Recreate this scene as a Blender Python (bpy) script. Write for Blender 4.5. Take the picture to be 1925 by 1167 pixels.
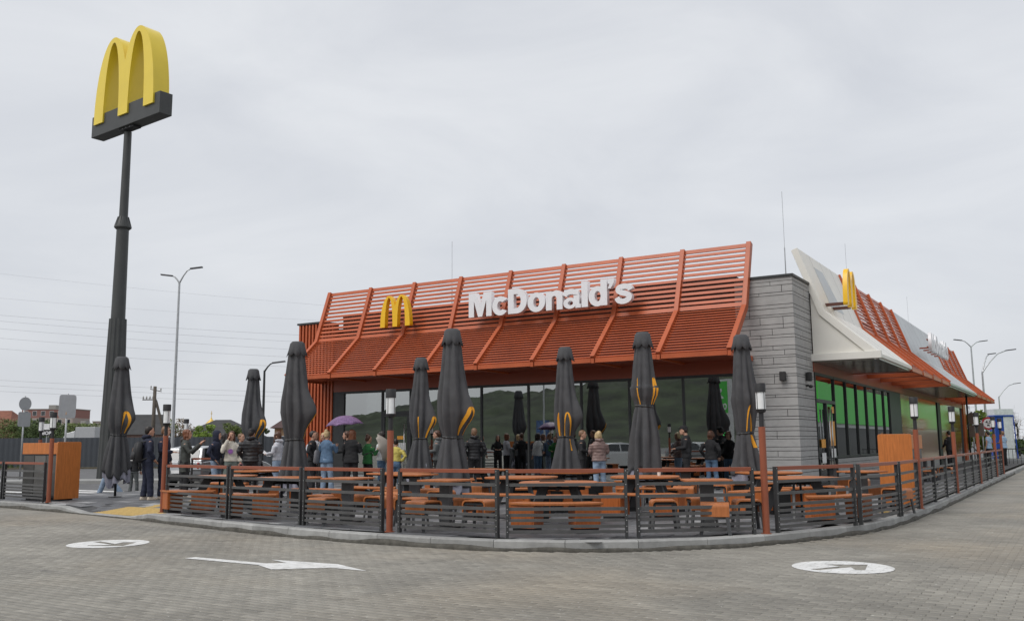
import bpy, bmesh, math, random
import numpy as np
from mathutils import Vector, Matrix, noise
random.seed(7); np.random.seed(7)
scene = bpy.context.scene
for o in list(bpy.data.objects): bpy.data.objects.remove(o, do_unlink=True)
COL = scene.collection
# The restaurant's corner is the origin: x runs right along the front facade, y runs back along the side facade.
# ---------------------------------------------------------------- camera
cam_data = bpy.data.cameras.new('camera'); cam = bpy.data.objects.new('camera', cam_data); COL.objects.link(cam)
cam_data.sensor_width = 36.0; cam_data.lens = 32.51; cam_data.clip_start = 0.1; cam_data.clip_end = 6000
CAMP = Vector((6.65, -25.87, 1.43))
_X = Vector((0.85197, 0.52353, -0.0077)); _U = Vector((0.08124, -0.11763, 0.98973)); _F = Vector((-0.51725, 0.84384, 0.14275))
cam.matrix_world = Matrix(((_X.x, _U.x, -_F.x, CAMP.x), (_X.y, _U.y, -_F.y, CAMP.y), (_X.z, _U.z, -_F.z, CAMP.z), (0, 0, 0, 1)))
scene.camera = cam
# ---------------------------------------------------------------- sky (overcast) and sun
SUN_EL, SUN_AZ = math.radians(52), math.radians(200)
world = bpy.data.worlds.new('World'); scene.world = world; world.use_nodes = True
nt = world.node_tree; nt.nodes.clear()
wo = nt.nodes.new('ShaderNodeOutputWorld'); mixs = nt.nodes.new('ShaderNodeMixShader'); mixs.inputs[0].default_value = 0.9
sky = nt.nodes.new('ShaderNodeTexSky'); sky.sky_type = 'NISHITA'; sky.sun_disc = False
sky.sun_elevation = SUN_EL; sky.sun_rotation = SUN_AZ; sky.dust_density = 3.0
b1 = nt.nodes.new('ShaderNodeBackground'); b1.inputs[1].default_value = 0.1; nt.links.new(sky.outputs[0], b1.inputs[0])
tc = nt.nodes.new('ShaderNodeTexCoord'); mp = nt.nodes.new('ShaderNodeMapping'); mp.inputs['Scale'].default_value = (1.0, 1.0, 2.6)
nt.links.new(tc.outputs['Generated'], mp.inputs[0])
n1 = nt.nodes.new('ShaderNodeTexNoise'); n1.inputs['Scale'].default_value = 2.6; n1.inputs['Detail'].default_value = 6; n1.inputs['Roughness'].default_value = 0.55; n1.inputs['Distortion'].default_value = 0.5
nt.links.new(mp.outputs[0], n1.inputs[0])
cr = nt.nodes.new('ShaderNodeValToRGB'); cr.color_ramp.elements[0].position = 0.30; cr.color_ramp.elements[0].color = (0.575, 0.595, 0.635, 1)
cr.color_ramp.elements[1].position = 0.66; cr.color_ramp.elements[1].color = (0.705, 0.72, 0.745, 1)
nt.links.new(n1.outputs[0], cr.inputs[0])
b2 = nt.nodes.new('ShaderNodeBackground'); b2.inputs[1].default_value = 1.0; nt.links.new(cr.outputs[0], b2.inputs[0])
nt.links.new(b1.outputs[0], mixs.inputs[1]); nt.links.new(b2.outputs[0], mixs.inputs[2]); nt.links.new(mixs.outputs[0], wo.inputs[0])
sun_l = bpy.data.lights.new('sun', 'SUN'); sun_l.energy = 1.5; sun_l.angle = math.radians(35); sun_l.color = (1.0, 0.97, 0.93)
sun_o = bpy.data.objects.new('sun', sun_l); COL.objects.link(sun_o); sun_o.location = (0, -30, 40)
sdir = Vector((math.sin(SUN_AZ) * math.cos(SUN_EL), math.cos(SUN_AZ) * math.cos(SUN_EL), math.sin(SUN_EL)))
sun_o.rotation_euler = sdir.to_track_quat('Z', 'Y').to_euler()
vs = scene.view_settings; vs.view_transform = 'Standard'; vs.look = 'None'; vs.gamma = 1; vs.exposure = 0.22
scene.display_settings.display_device = 'sRGB'
if hasattr(vs, 'use_curve_mapping'): vs.use_curve_mapping = False
scene.render.engine = 'CYCLES'

# ---------------------------------------------------------------- materials
MATS = {}
def mat(name, col, rough=0.6, metal=0.0, var=0.12, scale=6.0, bump=0.0, bscale=40.0, coat=0.0, stretch=(1, 1, 1), spec=0.5, col2=None, emit=None):
    if name in MATS: return MATS[name]
    m = bpy.data.materials.new(name); m.use_nodes = True; t = m.node_tree; bs = t.nodes['Principled BSDF']
    bs.inputs['Roughness'].default_value = rough; bs.inputs['Metallic'].default_value = metal
    bs.inputs['Specular IOR Level'].default_value = spec
    if coat: bs.inputs['Coat Weight'].default_value = coat; bs.inputs['Coat Roughness'].default_value = 0.08
    tc = t.nodes.new('ShaderNodeTexCoord'); mp = t.nodes.new('ShaderNodeMapping'); mp.inputs['Scale'].default_value = stretch
    t.links.new(tc.outputs['Object'], mp.inputs[0])
    n = t.nodes.new('ShaderNodeTexNoise'); n.inputs['Scale'].default_value = scale; n.inputs['Detail'].default_value = 5; n.inputs['Roughness'].default_value = 0.6
    t.links.new(mp.outputs[0], n.inputs[0])
    r = t.nodes.new('ShaderNodeValToRGB')
    c2 = col2 if col2 else tuple(min(1, c * (1 + var)) for c in col); c1 = col if col2 else tuple(c * (1 - var) for c in col)
    r.color_ramp.elements[0].position = 0.32; r.color_ramp.elements[0].color = (*c1, 1)
    r.color_ramp.elements[1].position = 0.68; r.color_ramp.elements[1].color = (*c2, 1)
    t.links.new(n.outputs[0], r.inputs[0]); t.links.new(r.outputs[0], bs.inputs['Base Color'])
    if bump:
        nb = t.nodes.new('ShaderNodeTexNoise'); nb.inputs['Scale'].default_value = bscale; nb.inputs['Detail'].default_value = 4
        t.links.new(mp.outputs[0], nb.inputs[0])
        b = t.nodes.new('ShaderNodeBump'); b.inputs['Strength'].default_value = bump; b.inputs['Distance'].default_value = 0.02
        t.links.new(nb.outputs[0], b.inputs['Height']); t.links.new(b.outputs[0], bs.inputs['Normal'])
    if emit:
        bs.inputs['Emission Color'].default_value = (*emit[0], 1); bs.inputs['Emission Strength'].default_value = emit[1]
    MATS[name] = m; return m

def per_object(m, amt=0.25):
    """vary brightness from piece to piece by each object's own random number"""
    t = m.node_tree; bs = t.nodes['Principled BSDF']; src = bs.inputs['Base Color'].links[0].from_socket
    oi = t.nodes.new('ShaderNodeObjectInfo'); mr = t.nodes.new('ShaderNodeMapRange')
    mr.inputs[3].default_value = 1 - amt; mr.inputs[4].default_value = 1 + amt; t.links.new(oi.outputs['Random'], mr.inputs[0])
    mx = t.nodes.new('ShaderNodeMix'); mx.data_type = 'RGBA'; mx.blend_type = 'MULTIPLY'; mx.inputs[0].default_value = 1.0
    cc = t.nodes.new('ShaderNodeCombineColor')
    for i in range(3): t.links.new(mr.outputs[0], cc.inputs[i])
    t.links.new(src, mx.inputs[6]); t.links.new(cc.outputs[0], mx.inputs[7]); t.links.new(mx.outputs[2], bs.inputs['Base Color'])
    return m

def per_attr(m, attr='tone'):
    """vary brightness from piece to piece by a face attribute (for joined pieces)"""
    t = m.node_tree; bs = t.nodes['Principled BSDF']; src = bs.inputs['Base Color'].links[0].from_socket
    at = t.nodes.new('ShaderNodeAttribute'); at.attribute_name = attr
    mx = t.nodes.new('ShaderNodeMix'); mx.data_type = 'RGBA'; mx.blend_type = 'MULTIPLY'; mx.inputs[0].default_value = 1.0
    t.links.new(src, mx.inputs[6]); t.links.new(at.outputs['Color'], mx.inputs[7]); t.links.new(mx.outputs[2], bs.inputs['Base Color'])
    return m

def wood(name, col, rough=0.42):
    m = mat(name, col, rough=rough, var=0.16, scale=3.0, stretch=(10, 10, 1.2), spec=0.4); return m

def glass_mat(name, refl=0.4, tint=(0.5, 0.53, 0.52), dark=0.0):
    m = bpy.data.materials.new(name); m.use_nodes = True; t = m.node_tree; t.nodes.clear()
    out = t.nodes.new('ShaderNodeOutputMaterial'); mx = t.nodes.new('ShaderNodeMixShader')
    tr = t.nodes.new('ShaderNodeBsdfTransparent'); tr.inputs[0].default_value = (*tint, 1)
    gl = t.nodes.new('ShaderNodeBsdfGlossy'); gl.inputs['Roughness'].default_value = 0.0; gl.inputs[0].default_value = (0.93, 0.96, 0.96, 1)
    lw = t.nodes.new('ShaderNodeLayerWeight'); lw.inputs[0].default_value = 0.35
    mr = t.nodes.new('ShaderNodeMapRange'); mr.inputs[3].default_value = refl; mr.inputs[4].default_value = 1.0
    t.links.new(lw.outputs['Fresnel'], mr.inputs[0]); t.links.new(mr.outputs[0], mx.inputs[0])
    t.links.new(tr.outputs[0], mx.inputs[1]); t.links.new(gl.outputs[0], mx.inputs[2]); t.links.new(mx.outputs[0], out.inputs[0])
    n = t.nodes.new('ShaderNodeTexNoise'); n.inputs['Scale'].default_value = 0.7; tc = t.nodes.new('ShaderNodeTexCoord'); t.links.new(tc.outputs['Object'], n.inputs[0])
    b = t.nodes.new('ShaderNodeBump'); b.inputs['Strength'].default_value = 0.06; b.inputs['Distance'].default_value = 0.01
    t.links.new(n.outputs[0], b.inputs['Height']); t.links.new(b.outputs[0], gl.inputs['Normal'])
    return m

# ---------------------------------------------------------------- mesh building
class MB:
    def __init__(s): s.v = []; s.f = []
    def add(s, vs, fs):
        b = len(s.v); s.v += [tuple(p) for p in vs]; s.f += [tuple(i + b for i in f) for f in fs]; return s
    def box(s, x0, x1, y0, y1, z0, z1):
        return s.add([(x0, y0, z0), (x1, y0, z0), (x1, y1, z0), (x0, y1, z0), (x0, y0, z1), (x1, y0, z1), (x1, y1, z1), (x0, y1, z1)],
                     [(0, 3, 2, 1), (4, 5, 6, 7), (0, 1, 5, 4), (1, 2, 6, 5), (2, 3, 7, 6), (3, 0, 4, 7)])
    def beam(s, p, q, w, h, up=(0, 0, 1)):
        p, q, up = Vector(p), Vector(q), Vector(up); d = (q - p).normalized(); a = d.cross(up)
        if a.length < 1e-4: a = d.cross(Vector((0, 1, 0)))
        a.normalize(); b = a.cross(d).normalized(); a = a * w / 2; b = b * h / 2
        return s.add([p - a - b, p + a - b, p + a + b, p - a + b, q - a - b, q + a - b, q + a + b, q - a + b],
                     [(0, 1, 2, 3), (7, 6, 5, 4), (0, 4, 5, 1), (1, 5, 6, 2), (2, 6, 7, 3), (3, 7, 4, 0)])
    def tube(s, pts, r, n=8, cap=True):
        pts = [Vector(p) for p in pts]; k = len(pts); rs = r if isinstance(r, (list, tuple)) else [r] * k; vs = []; pa = None
        for i, p in enumerate(pts):
            d = (pts[min(i + 1, k - 1)] - pts[max(i - 1, 0)]).normalized()
            if pa is None:
                a = d.cross(Vector((0, 0, 1)))
                if a.length < 1e-3: a = d.cross(Vector((1, 0, 0)))
            else: a = pa - d * pa.dot(d)
            a.normalize(); pa = a; b = d.cross(a); ri = rs[i]; ra, rb = ri if isinstance(ri, tuple) else (ri, ri)
            for j in range(n):
                t = 2 * math.pi * j / n; vs.append(p + a * ra * math.cos(t) + b * rb * math.sin(t))
        fs = [(i * n + j, i * n + (j + 1) % n, (i + 1) * n + (j + 1) % n, (i + 1) * n + j) for i in range(k - 1) for j in range(n)]
        if cap: fs += [tuple(range(n - 1, -1, -1)), tuple((k - 1) * n + j for j in range(n))]
        return s.add(vs, fs)
    def rings(s, rg, n=14, power=2.0):
        """horizontal rings: (cx, cy, z, rx, ry)"""
        vs = []
        for cx, cy, z, rx, ry in rg:
            for j in range(n):
                t = 2 * math.pi * j / n; c, q = math.cos(t), math.sin(t)
                c = math.copysign(abs(c) ** (2 / power), c); q = math.copysign(abs(q) ** (2 / power), q)
                vs.append((cx + rx * c, cy + ry * q, z))
        k = len(rg)
        fs = [(i * n + j, i * n + (j + 1) % n, (i + 1) * n + (j + 1) % n, (i + 1) * n + j) for i in range(k - 1) for j in range(n)]
        fs += [tuple(range(n - 1, -1, -1)), tuple((k - 1) * n + j for j in range(n))]
        return s.add(vs, fs)
    def prism(s, poly, axis, a0, a1):
        """extrude a 2-D polygon; axis 'x': poly=(y,z), 'y': poly=(x,z), 'z': poly=(x,y)"""
        def P(u, w, a): return {'x': (a, u, w), 'y': (u, a, w), 'z': (u, w, a)}[axis]
        n = len(poly); vs = [P(u, w, a0) for u, w in poly] + [P(u, w, a1) for u, w in poly]
        return s.add(vs, [tuple(range(n - 1, -1, -1)), tuple(range(n, 2 * n))] + [(i, (i + 1) % n, n + (i + 1) % n, n + i) for i in range(n)])
    def ellipsoid(s, c, rx, ry, rz, n=12, m=8):
        rg = [(c[0], c[1], c[2] - rz * math.cos(math.pi * i / m), max(1e-4, rx * math.sin(math.pi * i / m)), max(1e-4, ry * math.sin(math.pi * i / m))) for i in range(m + 1)]
        return s.rings(rg, n)
    def mesh(s, name='mesh', smooth=False):
        me = bpy.data.meshes.new(name); me.from_pydata(s.v, [], s.f); me.update()
        bm = bmesh.new(); bm.from_mesh(me); bmesh.ops.recalc_face_normals(bm, faces=bm.faces); bm.to_mesh(me); bm.free()
        if smooth: me.polygons.foreach_set('use_smooth', [True] * len(me.polygons))
        return me
    def build(s, name, m, parent=None, smooth=False, bevel=0.0, loc=None, rz=None):
        return obj(name, s.mesh(name, smooth), m, parent, bevel, loc, rz)
def auto_smooth(me, ang=40):
    me.polygons.foreach_set('use_smooth', [True] * len(me.polygons))
    bm = bmesh.new(); bm.from_mesh(me)
    for e in bm.edges:
        e.smooth = len(e.link_faces) == 2 and e.calc_face_angle(3.0) < math.radians(ang)
    bm.to_mesh(me); bm.free()
def obj(name, me, m, parent=None, bevel=0.0, loc=None, rz=None):
    o = bpy.data.objects.new(name, me); COL.objects.link(o)
    if m and not me.materials: me.materials.append(m)
    if parent: o.parent = parent
    if loc is not None: o.location = loc
    if rz is not None: o.rotation_euler = (0, 0, rz)
    if bevel:
        b = o.modifiers.new('edge', 'BEVEL'); b.width = bevel; b.segments = 2; b.limit_method = 'ANGLE'; b.angle_limit = math.radians(50)
    return o
def tag(o, label=None, cat=None, group=None, kind=None):
    if label: o['label'] = label
    if cat: o['category'] = cat
    if group: o['group'] = group
    if kind: o['kind'] = kind
    return o
def thing(name, label, cat, loc=(0, 0, 0), rz=0, group=None):
    o = bpy.data.objects.new(name, None); COL.objects.link(o); o.location = loc; o.rotation_euler = (0, 0, rz); o.empty_display_size = 0.2
    return tag(o, label, cat, group)
def copy_tree(o, parent=None):
    c = o.copy(); COL.objects.link(c); c.parent = parent
    for ch in list(o.children): copy_tree(ch, c)
    return c
def dup(root, loc, rz, label, group=None):
    c = copy_tree(root); c.location = loc; c.rotation_euler = (0, 0, rz); c['label'] = label
    if group: c['group'] = group
    return c
def struct(o): o['kind'] = 'structure'; return o
def fill2d(splines, extrude=0.0, name='shape', res=1):
    """closed 2-D outlines (holes by even-odd) filled in the xy plane and extruded along z"""
    cu = bpy.data.curves.new(name, 'CURVE'); cu.dimensions = '2D'; cu.fill_mode = 'BOTH'; cu.extrude = extrude
    for pts in splines:
        sp = cu.splines.new('POLY'); sp.points.add(len(pts) - 1); sp.use_cyclic_u = True
        for i, p in enumerate(pts): sp.points[i].co = (p[0], p[1], 0, 1)
    o = bpy.data.objects.new(name, cu); me = bpy.data.meshes.new_from_object(o)
    bpy.data.objects.remove(o, do_unlink=True); bpy.data.curves.remove(cu); me.name = name; return me
def text_mesh(txt, size=1.0, extrude=0.0, offset=0.0, name='letter', res=4):
    cu = bpy.data.curves.new(name, 'FONT'); cu.body = txt; cu.size = size; cu.extrude = extrude; cu.offset = offset; cu.resolution_u = res; cu.fill_mode = 'BOTH'
    o = bpy.data.objects.new(name, cu); me = bpy.data.meshes.new_from_object(o)
    bpy.data.objects.remove(o, do_unlink=True); bpy.data.curves.remove(cu); me.name = name; return me
def xform(me, M):
    me.transform(M); me.update(); return me
TZ = 0.13
# ================================================================ SETTING
def catmull(P, step=0.25):
    P = [np.array(p, float) for p in P]; out = []
    for i in range(len(P) - 1):
        p0, p1, p2, p3 = P[max(i - 1, 0)], P[i], P[i + 1], P[min(i + 2, len(P) - 1)]
        n = max(2, int(np.linalg.norm(p2 - p1) / step))
        for k in range(n):
            t = k / n; out.append(0.5 * ((2 * p1) + (-p0 + p2) * t + (2 * p0 - 5 * p1 + 4 * p2 - p3) * t * t + (-p0 + 3 * p1 - 3 * p2 + p3) * t ** 3))
    out.append(P[-1]); return np.array(out)
def resample(C, step):
    d = np.r_[0, np.cumsum(np.linalg.norm(np.diff(C, axis=0), axis=1))]; n = max(1, int(round(d[-1] / step))); s = np.linspace(0, d[-1], n + 1)
    return np.c_[np.interp(s, d, C[:, 0]), np.interp(s, d, C[:, 1])]
KPTS = [(-22, -11.85), (-19.5, -12.2), (-16.27, -12.69), (-14.56, -12.91), (-12.88, -13.12), (-11.1, -13.42), (-9.35, -13.77), (-6.74, -14.40), (-4.04, -14.90), (-2.46, -15.03),
        (-1.13, -15.06), (-.27, -14.93), (.69, -14.6), (1.39, -14.12), (2.14, -13.42), (2.73, -12.49), (3.24, -11.22), (3.62, -9.9), (3.82, -8.0), (3.91, -4.8), (3.93, -1.7), (3.93, 8), (3.93, 25), (3.93, 46)]
KC = catmull(KPTS); KER = resample(KC, 1.0)
TERR = np.vstack([KC, [(-17.8, 46), (-17.8, -10.2), (-22, -10.2)]])
def inside(poly, x, y):
    x = np.asarray(x, float); y = np.asarray(y, float); r = np.zeros(x.shape, bool); n = len(poly); j = n - 1
    for i in range(n):
        xi, yi, xj, yj = *poly[i], *poly[j]
        if yi != yj:
            c = ((yi > y) != (yj > y)) & (x < (xj - xi) * (y - yi) / (yj - yi) + xi); r ^= c
        j = i
    return r
def sm(a, b, t): t = np.clip((t - a) / (b - a), 0, 1); return t * t * (3 - 2 * t)
def low(x): return sm(-13.3, -12.5, x) * (1 - sm(-9.9, -9.1, x))          # 1 along the lowered kerb of the entrance
def ykerb(x): return np.interp(x, KC[:140, 0], KC[:140, 1])
def tz(x, y): return TZ - 0.115 * low(x) * (1 - sm(0.0, 1.7, y - ykerb(x)))
# ground: asphalt to the horizon
asph = mat('asphalt', (0.12, 0.12, 0.122), rough=0.85, var=0.18, scale=1.2, bump=0.25, bscale=60)
g = MB().add([(-2500, -2500, -0.03), (2500, -2500, -0.03), (2500, 2500, -0.03), (-2500, 2500, -0.03)], [(0, 1, 2, 3)]).build('ground', asph); struct(g)
# block paved road
PW, PH = 0.20, 0.10
def paving_material(name, real):
    m = mat(name, (0.25, 0.236, 0.205), rough=0.8, var=0.14, scale=0.9, bump=0.35 if real else 0.1, bscale=120 if real else 30)
    t = m.node_tree; bs = t.nodes['Principled BSDF']; src = bs.inputs['Base Color'].links[0].from_socket
    tc = t.nodes.new('ShaderNodeTexCoord'); geo = t.nodes.new('ShaderNodeNewGeometry')
    n = t.nodes.new('ShaderNodeTexNoise'); n.inputs['Scale'].default_value = 0.35; n.inputs['Detail'].default_value = 6; t.links.new(geo.outputs['Position'], n.inputs[0])
    mr = t.nodes.new('ShaderNodeMapRange'); mr.inputs[1].default_value = 0.3; mr.inputs[2].default_value = 0.7; mr.inputs[3].default_value = 0.84; mr.inputs[4].default_value = 1.14
    t.links.new(n.outputs[0], mr.inputs[0])
    cc = t.nodes.new('ShaderNodeCombineColor')
    for i in range(3): t.links.new(mr.outputs[0], cc.inputs[i])
    mx = t.nodes.new('ShaderNodeMix'); mx.data_type = 'RGBA'; mx.blend_type = 'MULTIPLY'; mx.inputs[0].default_value = 1
    t.links.new(src, mx.inputs[6]); t.links.new(cc.outputs[0], mx.inputs[7]); last = mx.outputs[2]
    # sandy patches trodden into the blocks, faint tyre tracks across the lane, pale flecks of joint sand
    def blend(col, fac, prev):
        q = t.nodes.new('ShaderNodeMix'); q.data_type = 'RGBA'; q.inputs[7].default_value = (*col, 1); t.links.new(fac, q.inputs[0]); t.links.new(prev, q.inputs[6]); return q.outputs[2]
    def nz(scale, lo, hi, top, sc=(1, 1, 1), det=5):
        mpn = t.nodes.new('ShaderNodeMapping'); mpn.inputs['Scale'].default_value = sc; t.links.new(geo.outputs['Position'], mpn.inputs[0])
        k = t.nodes.new('ShaderNodeTexNoise'); k.inputs['Scale'].default_value = scale; k.inputs['Detail'].default_value = det; t.links.new(mpn.outputs[0], k.inputs[0])
        r = t.nodes.new('ShaderNodeMapRange'); r.inputs[1].default_value = lo; r.inputs[2].default_value = hi; r.inputs[4].default_value = top; t.links.new(k.outputs[0], r.inputs[0]); return r.outputs[0]
    last = blend((0.30, 0.245, 0.175), nz(0.22, .5, .75, .55), last)
    last = blend((0.14, 0.135, 0.125), nz(0.5, .54, .74, .55, (.12, 1.1, 1)), last)
    last = blend((0.10, 0.095, 0.09), nz(1.7, .66, .74, .55), last)
    last = blend((0.50, 0.49, 0.45), nz(26.0, .66, .72, .75, (1, 1, 1), 2), last)
    if not real:
        br = t.nodes.new('ShaderNodeTexBrick'); br.offset = 0.5; br.inputs['Color1'].default_value = (1.06, 1.06, 1.06, 1); br.inputs['Color2'].default_value = (0.9, 0.9, 0.9, 1); br.inputs['Mortar'].default_value = (0.55, 0.55, 0.55, 1)
        br.inputs['Scale'].default_value = 1.0; br.inputs['Brick Width'].default_value = PW; br.inputs['Row Height'].default_value = PH; br.inputs['Mortar Size'].default_value = 0.004
        t.links.new(geo.outputs['Position'], br.inputs[0])
        m2 = t.nodes.new('ShaderNodeMix'); m2.data_type = 'RGBA'; m2.blend_type = 'MULTIPLY'; m2.inputs[0].default_value = 1
        t.links.new(last, m2.inputs[6]); t.links.new(br.outputs[0], m2.inputs[7]); last = m2.outputs[2]
    t.links.new(last, bs.inputs['Base Color']); return m
pav_far = paving_material('paving_far', False); pav_mat = per_attr(paving_material('paver_joined', True)); pav_one = per_object(paving_material('paver_single', True), 0.10)
bed = mat('joint_sand', (0.125, 0.115, 0.10), rough=0.95, var=0.3, scale=3)
# the far part keeps its joints in the material; under the real pavers lies the sand bed
NEAR_R = 19.0
def near_mask(x, y):
    d = np.stack([x - CAMP.x, y - CAMP.y]); F = np.array([_F.x, _F.y]) / math.hypot(_F.x, _F.y); R = np.array([F[1], -F[0]])
    f = d[0] * F[0] + d[1] * F[1]; r = d[0] * R[0] + d[1] * R[1]
    return (f > 5.4) & (f < NEAR_R) & (np.abs(r) < f * 0.62 + 0.5)
road = MB().add([(-90, -90, -0.016), (60, -90, -0.016), (60, -11.5, -0.016), (-90, -11.5, -0.016), (3.2, -11.5, -0.016), (60, 110, -0.016), (3.2, 110, -0.016)],
                [(0, 1, 2, 4, 3), (4, 2, 5, 6)]).build('road', pav_far); struct(road)
ii, jj = np.meshgrid(np.arange(-110, 110), np.arange(-260, 40)); cx = (ii + 0.5 * (jj % 2)) * PW; cy = jj * PH
ok = near_mask(cx, cy) & ~inside(TERR, cx, cy) & ~inside(TERR, cx + .1, cy + .1) & ~inside(TERR, cx - .1, cy + .1) & ~inside(TERR, cx, cy - .02)
ok &= ~((cx < -17) & (cy > -11.6)); cx, cy = cx[ok], cy[ok]
a, gp = 0.007, 0.0016                                           # bone-shaped concrete block: waist in the middle, wide ends
hw, hh = PW / 2 - gp, PH / 2 - gp
OUT = np.array([(-hw, -hh - a * .5), (-hw + .028, -hh - a * .5), (-.024, -hh + a * .5), (.024, -hh + a * .5), (hw - .028, -hh - a * .5), (hw, -hh - a * .5),
                (hw, hh + a * .5), (hw - .028, hh + a * .5), (.024, hh - a * .5), (-.024, hh - a * .5), (-hw + .028, hh + a * .5), (-hw, hh + a * .5)])
INN = OUT * np.array([0.955, 0.92])
BV = np.vstack([np.c_[OUT, np.full(12, -0.006)], np.c_[INN, np.zeros(12)]])
BF = [tuple(range(12, 24))] + [(k, (k + 1) % 12, 12 + (k + 1) % 12, 12 + k) for k in range(12)]
dist = np.hypot(cx - CAMP.x, cy - CAMP.y); order = np.argsort(dist); big = order[:300]; rest = order[300:]
pme = bpy.data.meshes.new('paver'); pme.from_pydata([tuple(p) for p in BV], [], BF); pme.materials.append(pav_one)
for k in big:
    o = obj('paver', pme, None, road, loc=(cx[k], cy[k], random.uniform(-.0015, .0015))); o.rotation_euler = (random.gauss(0, .006), random.gauss(0, .006), random.gauss(0, .008))
n = len(rest); V = np.tile(BV, (n, 1, 1)); tl = np.random.normal(0, .006, (n, 2))
V[:, :, 2] += V[:, :, 0] * tl[:, :1] + V[:, :, 1] * tl[:, 1:] + np.random.uniform(-.0015, .0015, (n, 1))
V[:, :, 0] += cx[rest][:, None]; V[:, :, 1] += cy[rest][:, None]
me = bpy.data.meshes.new('paver_field')
me.vertices.add(n * 24); me.vertices.foreach_set('co', V.reshape(-1))
lp = np.concatenate([np.array(f) for f in BF]); nl = len(lp); me.loops.add(n * nl)
me.loops.foreach_set('vertex_index', (lp[None, :] + 24 * np.arange(n)[:, None]).reshape(-1).astype(np.int32))
st = np.r_[0, np.cumsum([len(f) for f in BF])[:-1]]; me.polygons.add(n * 13)
me.polygons.foreach_set('loop_start', (st[None, :] + nl * np.arange(n)[:, None]).reshape(-1).astype(np.int32))
me.update(calc_edges=True); me.validate()
at = me.color_attributes.new('tone', 'FLOAT_COLOR', 'POINT'); tn = np.clip(np.random.normal(1, .075, n), .75, 1.25)
at.data.foreach_set('color', np.repeat(np.c_[tn, tn, tn, np.ones(n)], 24, axis=0).reshape(-1).astype(np.float32))
me.materials.append(pav_mat); o = obj('paver_field', me, None, road); tag(o, kind='stuff')
# terrace: sand bed sheet, slabs as real pieces
slab_c = [(0.11, 0.113, 0.12), (0.165, 0.168, 0.175), (0.30, 0.303, 0.305)]
slab_m = [per_object(mat('slab_%d' % i, c, rough=0.6, var=0.12, scale=5, bump=0.25, bscale=80), 0.16) for i, c in enumerate(slab_c)]
bedm = mat('slab_bed', (0.07, 0.07, 0.072), rough=0.9)
gx = np.arange(-22, 4.01, 0.5); gy = np.arange(-15.5, 46, 0.5)
terr = MB(); grid = {}
for ix, x in enumerate(gx):
    for iy, y in enumerate(gy): grid[ix, iy] = len(terr.v); terr.v.append((x, y, float(tz(x, y)) - 0.012))
GXX, GYY = np.meshgrid(gx[:-1] + .25, gy[:-1] + .25, indexing='ij'); okc = inside(TERR, GXX, GYY - .3) & inside(TERR, GXX + .35, GYY)
for ix in range(len(gx) - 1):
    for iy in range(len(gy) - 1):
        if okc[ix, iy]: terr.f.append((grid[ix, iy], grid[ix + 1, iy], grid[ix + 1, iy + 1], grid[ix, iy + 1]))
terrace = terr.build('terrace', bedm); struct(terrace)
SW, SH = 0.6, 0.3
sl = []
for j in range(-52, 30):
    for i in range(-38, 8):
        x, y = (i + 0.5 * (j % 2)) * SW, j * SH
        if x > 3.55 or x < -21.7 or y < -15 or y > 8: continue
        if -18.6 < x < -.2 and y > 0.1: continue
        sl.append((x, y))
sa = np.array(sl); okc = np.ones(len(sa), bool)
for dx, dy in ((-.3, -.15), (.3, -.15), (.3, .15), (-.3, .15)): okc &= inside(TERR, sa[:, 0] + dx, sa[:, 1] + dy - .16) & inside(TERR, sa[:, 0] + dx + .14, sa[:, 1] + dy)
sl = [tuple(p) for p in sa[okc]]
ch = .006
SV = [(-SW / 2 + .004, -SH / 2 + .004, -.012), (SW / 2 - .004, -SH / 2 + .004, -.012), (SW / 2 - .004, SH / 2 - .004, -.012), (-SW / 2 + .004, SH / 2 - .004, -.012)]
SV += [(v[0] - math.copysign(ch, v[0]), v[1] - math.copysign(ch, v[1]), 0) for v in SV]
SF = [(4, 5, 6, 7), (0, 1, 5, 4), (1, 2, 6, 5), (2, 3, 7, 6), (3, 0, 4, 7)]
smesh = []
for k in range(3):
    me = bpy.data.meshes.new('paving_slab'); me.from_pydata(SV, [], SF); me.materials.append(slab_m[k]); smesh.append(me)
TACT = [(-11.9, -13.2, -9.5, -12.6)]
def near_entrance(p): return math.hypot(p[0] + 11.6, (p[1] + 11.8) * 0.8)
sl = [p for p in sl if not (-11.95 < p[0] < -9.45 and -13.35 < p[1] < -12.35)]
sl.sort(key=near_entrance)
restm = [MB(), MB(), MB()]
for q, (x, y) in enumerate(sl):
    k = random.choices([0, 1, 2], [0.52, 0.36, 0.12])[0]; z = float(tz(x, y)); rx = math.atan2(float(tz(x, y + .14) - tz(x, y - .14)), .28); ry = -math.atan2(float(tz(x + .25, y) - tz(x - .25, y)), .5)
    if q < 300:
        o = obj('paving_slab', smesh[k], None, terrace, loc=(x, y, z)); o.rotation_euler = (rx, ry, 0)
    else: restm[k].add([(x + v[0], y + v[1], float(tz(x + v[0], y + v[1])) + v[2]) for v in SV], SF)
for k in range(3): tag(restm[k].build('slab_field', slab_m[k], terrace), kind='stuff')
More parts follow.
